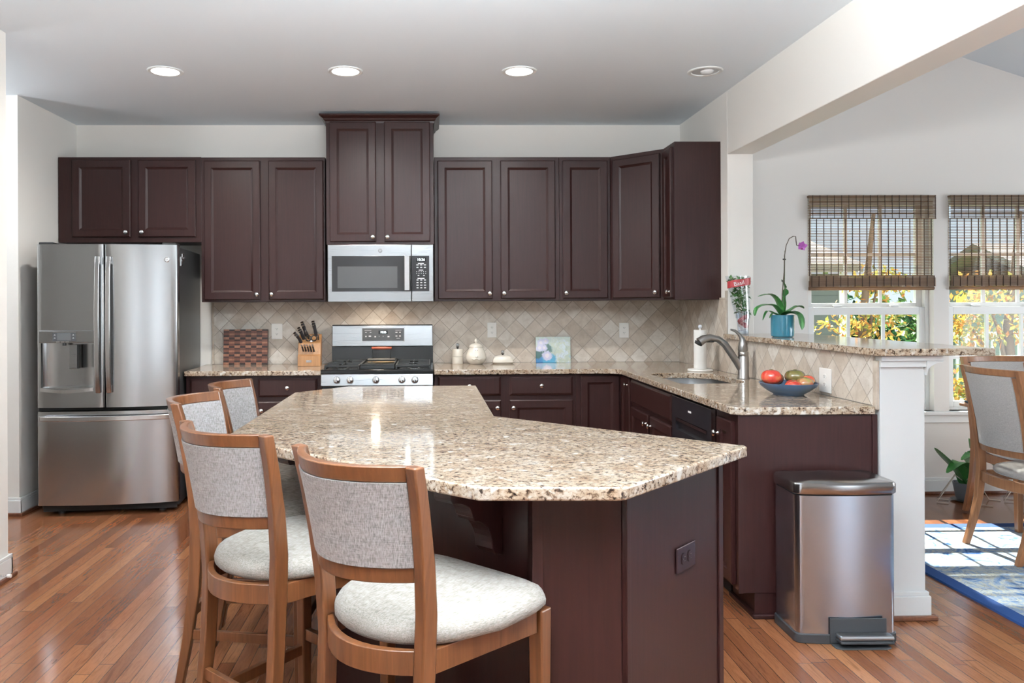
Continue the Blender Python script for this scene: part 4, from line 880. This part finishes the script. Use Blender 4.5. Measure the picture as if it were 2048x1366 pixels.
for pth, wd_ in (([(0, 0, .115), (-.03, -.01, .20), (-.08, -.015, .245), (-.15, -.02, .235)], .030), ([(0, 0, .115), (-.05, -.02, .175), (-.11, -.03, .185), (-.165, -.04, .165), (-.180, -.045, .125)], .027), ([(0, 0, .115), (.04, .0, .145), (.085, -.01, .175), (.12, -.01, .165)], .040), ([(0, 0, .115), (.03, -.03, .138), (.065, -.06, .12), (.078, -.075, .045)], .058),
                ([(0, 0, .115), (.015, .01, .20), (.025, .01, .27), (.0, .01, .335)], .022), ([(0, 0, .115), (-.06, -.03, .135), (-.11, -.05, .15), (-.14, -.06, .10)], .014), ([(0, 0, .115), (-.05, .0, .14), (-.08, -.01, .11)], .010)):
    obj('leaf', leaf(pth, wd_), LEAF, OR, smooth=60)
st = [(-.004, 0, .115), (.000, 0, .25), (.012, 0, .38), (.014, 0, .47), (.024, 0, .53), (.042, 0, .57), (.065, 0, .583), (.080, 0, .582), (.082, 0, .555), (.085, 0, .532), (.102, 0, .526)]
obj('stem', MB().tube(st, [.0032] * 4 + [.0026] * 7, 8), STEM, OR, smooth=60); obj('stake', MB().cyl((.012, .004, .1), (.018, .004, .50), .0022), mat('green_stake', (.05, .09, .03), .6), OR)
mb = MB()
for x_, z_ in ((.004, .325), (.012, .45)): mb.cyl((x_ - .008, -.004, z_), (x_ + .010, .006, z_), .004, 8)
obj('clip', mb, GASK, OR)
fl = None; mb = MB(); c0 = Vector((.112, 0, .524))
for a, ln, wd_ in ((70, .034, .015), (10, .036, .017), (130, .030, .014), (-50, .030, .014), (210, .030, .014)):
    d = Vector((cos(R(a)) * .8, -.35, sin(R(a)))).normalized() * ln; s_ = d.cross(Vector((.4, 1, .2))).normalized() * wd_
    V_ = [mb.bm.verts.new(c0 + q) for q in (Vector((0, 0, 0)), d * .45 + s_ , d, d * .45 - s_, d * .5 + Vector((.004, .004, 0)))]
    for i, j in ((0, 1), (1, 2), (2, 3), (3, 0)): mb._f([V_[i], V_[j], V_[4]])
fl = obj('flower', mb, PETAL, OR, smooth=60); obj('lip', MB().sphere(c0 + Vector((-.002, -.012, -.014)), .006, 8), mat('orchid_lip', (.18, .02, .08), .5), fl)

# ------------------------------------------------------------------ trash can
t = thing('trash_can', 'tall rectangular stainless step trash can at the peninsula end', 'trash can', (1.665, 3.128, 0), R(-1)); 
def rrect(w, d, r, bow=0, n=6, y0=0):
    """rounded rectangle with bowed front; centred in x, y from y0 to y0+d"""
    P_ = []
    for cx_, cy_, a0 in ((w / 2 - r, y0 + r, -90), (w / 2 - r, y0 + d - r, 0), (-w / 2 + r, y0 + d - r, 90), (-w / 2 + r, y0 + r, 180)):
        for k in range(n + 1): a = R(a0 + 90 * k / n); P_.append((cx_ + r * cos(a), cy_ + r * sin(a)))
    m_ = 14
    for k in range(1, m_): u = k / m_; P_.append((-w / 2 + r + (w - 2 * r) * u, y0 - bow * sin(pi * u)))
    return P_
obj('can_body', MB().prism(rrect(.40, .225, .028, .012), .038, .590), STEELT, t, smooth=30)
obj('base_rim', MB().prism(rrect(.412, .237, .032, .012, y0=-.006), 0, .0375), PLAST, t, smooth=30, bevel=.003)
obj('collar', MB().prism(rrect(.392, .217, .026, .01, y0=.004), .5905, .597), GASK, t)
P0 = rrect(.414, .241, .034, .014, y0=-.009); mb = MB()
mb.rings([[(x * s1, (y - .11) * s1 + .11, z) for x, y in P0] for s1, z in ((.985, .5975), (1, .601), (1, .632), (.985, .640), (.955, .6435), (.5, .652), (.05, .653))])
obj('lid', mb, m_steel('lid_stainless', .42, .2, 0), t, smooth=35)
pd = obj('pedal', MB().box(-.06, .155, -.066, -.020, .032, .052), mat('pedal_top_steel', g3(.5), .3, 1), t, bevel=.008)
obj('pedal_base', MB().box(-.058, .153, -.070, -.020, .020, .0315), PLAST, pd, bevel=.004); obj('pedal_housing', MB().prism([(-.075, -.019), (.145, -.019), (.145, -.060), (.12, -.072), (-.05, -.072), (-.075, -.060)], 0, .006).box(-.078, .148, -.0195, -.0125, .006, .105), PLAST, t, bevel=.006)

# ------------------------------------------------------------------ stools and chairs
def postpath(kind):
    return ([(0, -.262), (.18, -.228), (.36, -.205), (.55, -.195), (.68, -.198), (.80, -.212), (.92, -.234), (1.018, -.257)] if kind == 'stool'
            else [(0, -.30), (.12, -.262), (.26, -.228), (.42, -.212), (.52, -.215), (.70, -.235), (.88, -.27), (1.0, -.30)])
def interp(path, z):
    for (z0, y0), (z1, y1) in zip(path, path[1:]):
        if z <= z1: return y0 + (y1 - y0) * (z - z0) / (z1 - z0)
    return path[-1][1]
def make_chair(kind, name, label, cat, group, W, Fb, Fs):
    T = thing(name, label, cat, (0, 0, 0), 0, group); stool = kind == 'stool'; pp = postpath(kind)
    H = pp[-1][0]; hw = .218 if stool else .225; bul = .092 if stool else .05
    sh = .595 if stool else .41; ap = .055 if stool else .055
    hwz = lambda z: hw - (.034 if stool else .012) * min(1, max(0, (H - z) / (H - .55)))
    pw = .031
    for s_ in (-1, 1):
        rs = []
        for z, y in pp:
            x = s_ * (hwz(z) - pw / 2); dth = .044 if z > .45 else .030 + .014 * z / .45; dth = dth - .012 * max(0, z - .7) / .3
            rs.append([(x - pw / 2, y - dth / 2, z), (x + pw / 2, y - dth / 2, z), (x + pw / 2, y + dth / 2, z), (x - pw / 2, y + dth / 2, z)])
        L_ = obj('leg', MB().rings(rs), W, T, bevel=.004, smooth=30); obj('foot_glide', MB().lathe([(.011, -.0), (.012, .004)], (s_ * (hwz(0) - pw / 2), pp[0][1], .0)), CHROME, L_, (0, 0, -.0002))
        xf = s_ * (.205 if stool else .215); yf = .185
        L_ = obj('leg', MB().bar((xf, yf, .0), (xf, yf, sh), .031, .031, (0, 1, 0), .043, .043), W, T, bevel=.004); obj('foot_glide', MB().lathe([(.011, 0), (.012, .004)], (xf, yf, 0)), CHROME, L_, (0, 0, -.0002))
    # aprons
    xr = hw - pw - .006; ya = interp(pp, sh) ; t_ = .022
    ha = hwz(sh) - pw; bf = lambda x: bul * .75 * (1 - min(1, (x / ha) ** 2))
    mb = MB().sheet(lambda u, v: ((2 * u - 1) * (ha - .001), ya - .012 - bf((2 * u - 1) * ha), sh - ap + ap * v), 12, 1, t_)
    obj('apron', mb, W, T, smooth=40, bevel=.002)
    for s_ in (-1, 1): obj('apron', MB().bar((s_ * (hwz(sh) - .018), ya + .024, sh - ap / 2), (s_ * (.205 if stool else .215), .160, sh - ap / 2), t_, ap), W, T, bevel=.002)
    obj('apron', MB().box(-.18, .18, .176, .198, sh - ap, sh - .0005), W, T, bevel=.002)
    # seat cushion
    N = 44; out = []
    for k in range(N):
        a = 2 * pi * k / N; c_, s2 = cos(a), sin(a); r_ = (abs(c_) ** 6.5 + abs(s2) ** 6.5) ** (-1 / 6.5); x, y = c_ * r_, s2 * r_
        wx = (.236 if stool else .235) if y > 0 else (.236 - .052 * (-y)); out.append((x * wx, y, x))
    def sy(y, x): return .226 * y if y > 0 else (.175 * y - (bul * .8) * max(0, -y) ** 2 * (1 - min(1, x * x)) )
    zt = sh + .004; rs = []
    for s1, z in ((.965, 0), (.995, .008), (1.0, .022), (.988, .034), (.955, .045), (.88, .054), (.7, .061), (.4, .066), (.12, .067)):
        rs.append([(x * s1, sy(y, q) * s1, zt + z * (.95 if stool else .8)) for x, y, q in out])
    obj('seat', MB().rings(rs), Fs, T, smooth=60)
    # back: rails and fabric share one curved sheet
    def back(z0, z1, t2, inset=0, yo=0, nv=1):
        h2 = lambda v: hwz(z0 + (z1 - z0) * v) - pw + .001 - inset
        return MB().sheet(lambda u, v: ((2 * u - 1) * h2(v), interp(pp, z0 + (z1 - z0) * v) - t2 / 2 + yo - bul * (1 - ((2 * u - 1) * h2(v) / (h2(v) + inset)) ** 2), z0 + (z1 - z0) * v), 18, nv, t2)
    zb, zt2 = (.752, 1.018) if stool else (.535, 1.0)
    obj('top_rail', back(zt2 - .036, zt2, .026), W, T, smooth=35, bevel=.003); obj('lower_rail', back(zb, zb + .036, .024), W, T, smooth=35, bevel=.003)
    if not stool:
        for s_ in (-1, 1): obj('back_stile', MB().sheet(lambda u, v: (s_ * (hwz(zb + .04 + (zt2 - .08 - zb) * v) - pw - .022 * u), interp(pp, zb + .04 + (zt2 - .08 - zb) * v) - .012 - bul * (1 - (1 - .022 * u / (hw - pw)) ** 2), zb + .0405 + (zt2 - .081 - zb) * v), 2, 8, .024), W, T)
    obj('backrest', back(zb + .0365, zt2 - .0365, .034, 0.001 if stool else .0225, 0, 6), Fb, T, smooth=50)
    if stool:
        mb = None
        for s_ in (-1, 1): obj('stretcher', MB().bar((s_ * (hwz(.19) - .0155), interp(pp, .19) + .018, .19), (s_ * .205, .168, .19), .018, .034), W, T, bevel=.002)
        obj('stretcher', MB().box(-.1875, .1875, .174, .196, .225, .262), W, T, bevel=.002); obj('stretcher', MB().box(-hwz(.26) + pw, hwz(.26) - pw, interp(pp, .26) - .009, interp(pp, .26) + .009, .245, .279), W, T, bevel=.002)
    return T
S0 = make_chair('stool', 'counter_stool', 'wooden counter stool nearest the camera, its curved grey back in front of the island', 'bar stool', 'counter stools around the island', STOOL_W, FAB, FABS)
a0 = R(46 - 90); S0.location = (-.002, 2.003, 0); S0.rotation_euler = (0, 0, a0)
dup(S0, (-.412, 2.432, 0), R(47 - 90), 'wooden counter stool second from the front, curved back left of the nearest stool')
dup(S0, (-.628, 2.985, 0), R(-5 - 90), 'wooden counter stool at the left side of the island, partly hidden by the second stool')
dup(S0, (-.622, 3.51, 0), R(-5 - 90), 'farthest wooden counter stool, nearest the back counter at the island')
D0 = make_chair('dining', 'dining_chair', 'honey wood dining chair seen from behind with pale upholstered back on the rug', 'dining chair', 'dining chairs at the table', DIN_W, DFAB, DFAB)
D0.location = (3.300, 4.17, .0105); D0.rotation_euler = (0, 0, R(0 - 90))
dup(D0, (3.665, 4.75, .0105), R(180), 'honey wood dining chair beyond the table corner facing the camera under the window')

# dining table
t = thing('dining_table', 'wooden dining table with a dark glass-edged top by the windows', 'table', (3.27, 2.9, 0))
obj('table_top', MB().box(0, 1.8, 0, 1.92, .722, .742), DIN_W, t, bevel=.006); obj('glass_top', MB().box(.02, 1.78, .02, 1.90, .7425, .757), mat('dark_smoked_glass', (.02, .04, .06), .08), t, bevel=.003)
obj('apron', MB().box(.04, 1.74, .06, .085, .60, .7215).box(.04, 1.74, 1.835, 1.87, .60, .7215).box(.04, .075, .085, 1.835, .60, .7215).box(1.715, 1.74, .085, 1.835, .62, .7215), DIN_W, t)
for x_, y_ in ((.55, .5), (.55, 1.3), (1.25, .5), (1.25, 1.3)): obj('leg', MB().bar((x_, y_, .0105), (x_, y_, .62), .06, .06, (0, 1, 0)).box(x_ - .03, x_ + .03, y_ - .03, y_ + .03, .62, .7215), DIN_W, t)

# rug
def m_rug():
    m = mat('blue_floral_rug', (.4, .5, .6), .95, spec=.1); g = G(m); v = g.co()
    n = g.noise(v, 5.5, 5, .6, 2.4); n2 = g.noise(g.co(loc=(4, 2, 0)), 9, 4, .6, 2.8)
    c = g.ramp(n, [(.32, (.012, .05, .17)), (.40, (.12, .21, .38)), (.47, (.30, .36, .44)), (.54, (.42, .42, .36)), (.60, (.20, .28, .42)), (.68, (.33, .38, .42))])
    l = g.ramp(n2, [(.47, g3(0)), (.485, g3(1)), (.50, g3(0))]); g.col(g.mix(l, c, (.10, .13, .16))); return m
t = thing('area_rug', 'blue and cream floral area rug with a navy border under the dining chairs', 'rug', (2.475, 2.2, 0))
obj('field', MB().box(.075, 2.9, .075, 2.475, .0002, .010), m_rug(), t)
obj('border', MB().box(0, .0749, 0, 2.55, .0002, .0105).box(.075, 2.98, 2.4751, 2.55, .0002, .0105).box(.075, 2.98, 0, .0749, .0002, .0105).box(2.9001, 2.98, .075, 2.475, .0002, .0105), mat('navy_rug_border', (.006, .045, .17), .95), t)
# floor plants
def floor_plant(loc, label, leaves, potm, pr_=.075, ph=.13):
    t = thing('floor_plant', label, 'potted plant', loc, 0, 'plants on the dining floor')
    obj('pot', MB().lathe([(pr_ * .6, .012), (pr_ * .75, .03), (pr_, ph), (pr_ * .9, ph), (pr_ * .85, ph - .03)], cap=False).lathe([(.002, .013), (pr_ * .6, .012)], cap=False), potm, t, smooth=40)
    obj('saucer', MB().lathe([(pr_ * .7, 0), (pr_ * 1.15, .012), (pr_ * 1.1, .012), (.002, .006)]), mat('black_saucer', (.02, .02, .02), .4), t, smooth=40); obj('soil', MB().lathe([(pr_ * .86, ph - .03), (.005, ph - .02)]), SOIL, t)
    for pth, w_ in leaves: obj('leaf', leaf([(a, b, c + ph - .02) for a, b, c in pth], w_, .12), LEAF, t, smooth=60)
    mb = MB()
    for k, (dx, dy) in enumerate(((-.22, -.04), (-.16, .05), (.02, -.13), (.18, .02))): mb.tube([(0, 0, ph), (dx * .35, dy * .35, ph + .05), (dx * .8, dy * .8, .06), (dx, dy, .006), (dx * 1.0 + .06, dy - .03, .005)], .0032, 6)
    obj('aerial_roots', mb, mat('pale_roots', (.55, .52, .45), .7), t, smooth=60); return t
LV = [([(0, 0, 0), (-.08, 0, .12), (-.16, -.01, .20), (-.22, -.02, .26)], .042), ([(0, 0, 0), (-.03, -.03, .11), (-.07, -.05, .17), (-.17, -.07, .10)], .062), ([(0, 0, 0), (.0, -.02, .14), (.03, -.03, .22), (-.05, -.04, .18)], .055), ([(0, 0, 0), (.05, 0, .2), (.03, 0, .32)], .03), ([(0, 0, 0), (.10, -.01, .10), (.18, -.02, .06)], .045), ([(0, 0, 0), (.12, .0, .16), (.22, 0, .12)], .03)]
floor_plant((3.655, 5.33, 0), 'floor orchid with broad green leaves in a grey pot under the window', LV, mat('grey_glazed_pot', (.13, .15, .17), .3))
floor_plant((4.12, 5.33, 0), 'second floor plant in a white pot behind the chair legs', LV[2:], mat('white_glazed_pot', (.62, .62, .62), .3), .06, .12)
t = thing('door_stop', 'spring door stop with white tip on the left baseboard', 'door stop', (-2.118, 3.86, .058))
obj('spring', MB().tube([(i * .0022, .006 * cos(i * 1.6), .006 * sin(i * 1.6)) for i in range(30)], .0014, 6), CHROME, t); obj('tip', MB().cyl((.065, 0, 0), (.082, 0, 0), .0085), WPLAST, t)

# ------------------------------------------------------------------ outdoors
LAWN = mat('lawn_grass', (.10, .22, .05), .9); G(LAWN).col(G(LAWN).ramp(G(LAWN).noise(G(LAWN).co(), 3, 5), [(.3, (.05, .13, .03)), (.7, (.16, .26, .07))]))
tag(obj('lawn', MB().box(-60, 160, D + 1.2, 240, -1.2, -1.1), LAWN), 'green lawn behind the house', 'lawn', kind='stuff')
def m_siding(name, a):
    m = mat(name, a, .7); g = G(m); c = g.n('TexCoord'); sp_ = g.n('SeparateXYZ'); g.l(c.outputs['Object'], sp_.inputs[0]); f_ = g.math('FRACT', g.math('MULTIPLY', sp_.outputs['Z'], 6.2))
    g.col(g.mix(g.ramp(f_, [(0, g3(1)), (.08, g3(0))]), a, tuple(x * .45 for x in a))); g.bump(f_, .4, .02); return m
t = thing('neighbor_house', 'grey sided neighbouring house seen at the left of the left window', 'house', (2.45, 13, -1.1))
obj('wall', MB().box(0, 4.35, 0, 5, 0, 2.95), m_siding('grey_siding', (.13, .14, .14)), t)
obj('roof', MB().rings([[(x, y, z) for y, z in ((-.3, 2.951), (2.5, 3.75), (5.3, 2.951), (5.3, 3.1), (2.5, 3.9), (-.3, 3.1))] for x in (-.3, 4.6)]), mat('beige_shingle_roof', (.32, .27, .22), .9), t)
obj('corner_board', MB().box(4.351, 4.47, -.02, .1, 0, 2.95), TRIM, t)
t = thing('neighbor_house', 'pale neighbouring house with white trim behind the right window', 'house', (13.2, 17, -1.1))
obj('wall', MB().box(0, 9, 0, 3, 0, 3.0), m_siding('pale_siding', (.30, .31, .30)), t); obj('roof', MB().rings([[(x, y, z) for y, z in ((-.3, 3.001), (1.5, 3.7), (3.3, 3.001), (3.3, 3.15), (1.5, 3.85), (-.3, 3.15))] for x in (-.3, 9.3)]), mat('brown_shingle_roof', (.24, .20, .17), .9), t)
for x_ in (.6, 2.2, 3.8, 5.4):
    wd_ = obj('window', MB().box(x_, x_ + .9, -.03, -.001, 1.3, 2.9), TRIM, t); obj('pane', MB().box(x_ + .1, x_ + .8, -.035, -.0305, 1.4, 2.8), mat('dark_house_pane', (.05, .07, .07), .1), wd_)
t = thing('deck_railing', 'white deck railing outside beyond the right window', 'railing', (7.1, 11.2, -1.1))
obj('rail', MB().box(0, 5, -.03, .03, 1.95, 2.03).box(0, 5, -.02, .02, 1.05, 1.1), TRIM, t)
for x_ in (0, 1.65, 3.3, 4.95): obj('post', MB().box(x_ - .05, x_ + .05, -.05, .05, 0, 2.1), TRIM, t)
mb = MB()
for k in range(38): mb.box(.08 + k * .128, .11 + k * .128, -.012, .012, 1.1005, 1.9495)
obj('balusters', mb, TRIM, t)
def foliage(cx, cy, cz, rx, ry, rz, n, size, seed, pend=False, hollow=.3):
    rnd = random.Random(seed); mb = MB(); k = 0
    while k < n:
        p = Vector((rnd.gauss(0, .45), rnd.gauss(0, .45), rnd.gauss(0, .45)))
        if p.length > 1 or cz + p.z * rz < (.62 if cy > 20 else .25): continue
        k += 1; p = Vector((cx + p.x * rx, cy + p.y * ry, cz + p.z * rz)); mb.mi = rnd.choice((0, 0, 1, 1, 2))
        d = Vector((rnd.uniform(-1, 1), rnd.uniform(-1, 1), rnd.uniform(-1.4, .1) if pend else rnd.uniform(-.6, 1))).normalized(); s_ = d.cross(Vector((rnd.random(), rnd.random(), 1))).normalized(); l = size * rnd.uniform(.7, 1.3)
        V_ = [mb.bm.verts.new(q) for q in (p, p + d * l * .5 + s_ * l * .2, p + d * l, p + d * l * .5 - s_ * l * .2)]; mb._f(V_)
    return mb
def leafm(n, c):
    m = mat(n, c, .6); b = m.node_tree.nodes['Principled BSDF']; tr = m.node_tree.nodes.new('ShaderNodeBsdfTranslucent'); tr.inputs[0].default_value = (*c, 1); mx = m.node_tree.nodes.new('ShaderNodeMixShader'); mx.inputs[0].default_value = .4
    o = m.node_tree.nodes['Material Output']; m.node_tree.links.new(b.outputs[0], mx.inputs[1]); m.node_tree.links.new(tr.outputs[0], mx.inputs[2]); m.node_tree.links.new(mx.outputs[0], o.inputs[0]); return m
AUT = [leafm('autumn_leaf_gold', (.44, .26, .06)), leafm('autumn_leaf_olive', (.22, .22, .05)), leafm('autumn_leaf_orange', (.42, .17, .045))]
DKG = [leafm('evergreen_dark', (.012, .05, .02)), leafm('evergreen_mid', (.03, .10, .035)), leafm('evergreen_light', (.06, .17, .06))]
BARK = mat('grey_bark', (.10, .07, .05), .9)
hedge = MB(); rh = random.Random(77)
for k in range(15):
    m2 = foliage(6 + k * 3.0, 30 + rh.uniform(-2, 2), 1.5, 2.6, 1.6, 1.8 + rh.uniform(-.3, .7), 420, .5, 300 + k); me = bpy.data.meshes.new('tmp'); m2.bm.to_mesh(me); m2.bm.free(); hedge.bm.from_mesh(me); bpy.data.meshes.remove(me)
tag(obj('distant_hedge', hedge, [leafm('hedge_green', (.05, .12, .03)), leafm('hedge_olive', (.14, .16, .05)), leafm('hedge_deep', (.03, .07, .02))], loc=(0, 0, -1.1)), 'distant green hedge line behind the garden', 'hedge', kind='stuff')
def autumn_tree(loc, label, seed, blobs):
    t = thing('autumn_tree', label, 'tree', loc, 0, 'golden trees outside the windows'); mb = MB(); n = 0; rnd = random.Random(seed)
    obj('trunk', MB().tube([(0, 0, 0), (.05, 0, 1.0), (0, .05, 2.2), (.1, 0, 3.4)], [.08, .06, .045, .02], 8), BARK, t, smooth=60)
    mb = MB()
    for (x, y, z, r) in blobs: mb.tube([(0, 0, z * .6), (x * .5, y * .5, z * .85), (x, y, z)], [.03, .018, .008], 6)
    obj('branch', mb, BARK, t)
    big = None
    for q, (x, y, z, r) in enumerate(blobs):
        m2 = foliage(x, y, z, r, r, r * .6, 330, .08, seed + q, True)
        if big is None: big = m2
        else:
            me = bpy.data.meshes.new('tmp'); m2.bm.to_mesh(me); m2.bm.free(); big.bm.from_mesh(me); bpy.data.meshes.remove(me)
    tag(obj('foliage', big, AUT, t), kind='stuff')
autumn_tree((4.62, 8.3, -1.1), 'golden-leaved tree outside the left dining window', 11, [(-.75, 0, 2.15, .45), (-.35, .1, 1.85, .45), (.0, 0, 2.25, .5), (.3, -.1, 1.8, .4), (.2, .1, 2.7, .35), (-.1, 0, 1.4, .5), (-1.0, 0, 1.9, .25)])
autumn_tree((6.05, 8.1, -1.1), 'golden-leaved tree outside the right dining window', 31, [(-.42, 0, 2.2, .4), (-.45, 0, 1.6, .4), (-.2, .1, 2.55, .5), (.3, 0, 2.2, .5), (.1, -.1, 1.6, .5), (.7, 0, 2.5, .5), (.8, .1, 1.7, .5)])
for k, (x, y, s_) in enumerate(((8.75, 15.6, .5), (10.6, 20.5, .62), (10.9, 24.5, .9), (24.5, 24.5, .8))):
    t = thing('evergreen_tree', ('dark evergreen just right of the grey house', 'paler evergreen standing behind the dark one', 'evergreen far behind the golden trees', 'farthest evergreen at the right')[k], 'tree', (x, y, -1.1), 0, 'evergreens behind the garden')
    obj('trunk', MB().cyl((0, 0, 0), (0, 0, 3.0 * s_), .12, 10, .03), BARK, t); mb = foliage(0, 0, 2.1 * s_, 1.5 * s_, 1.5 * s_, 2.6 * s_, 2600, .22, 50 + k); tag(obj('foliage', mb, DKG, t), kind='stuff')
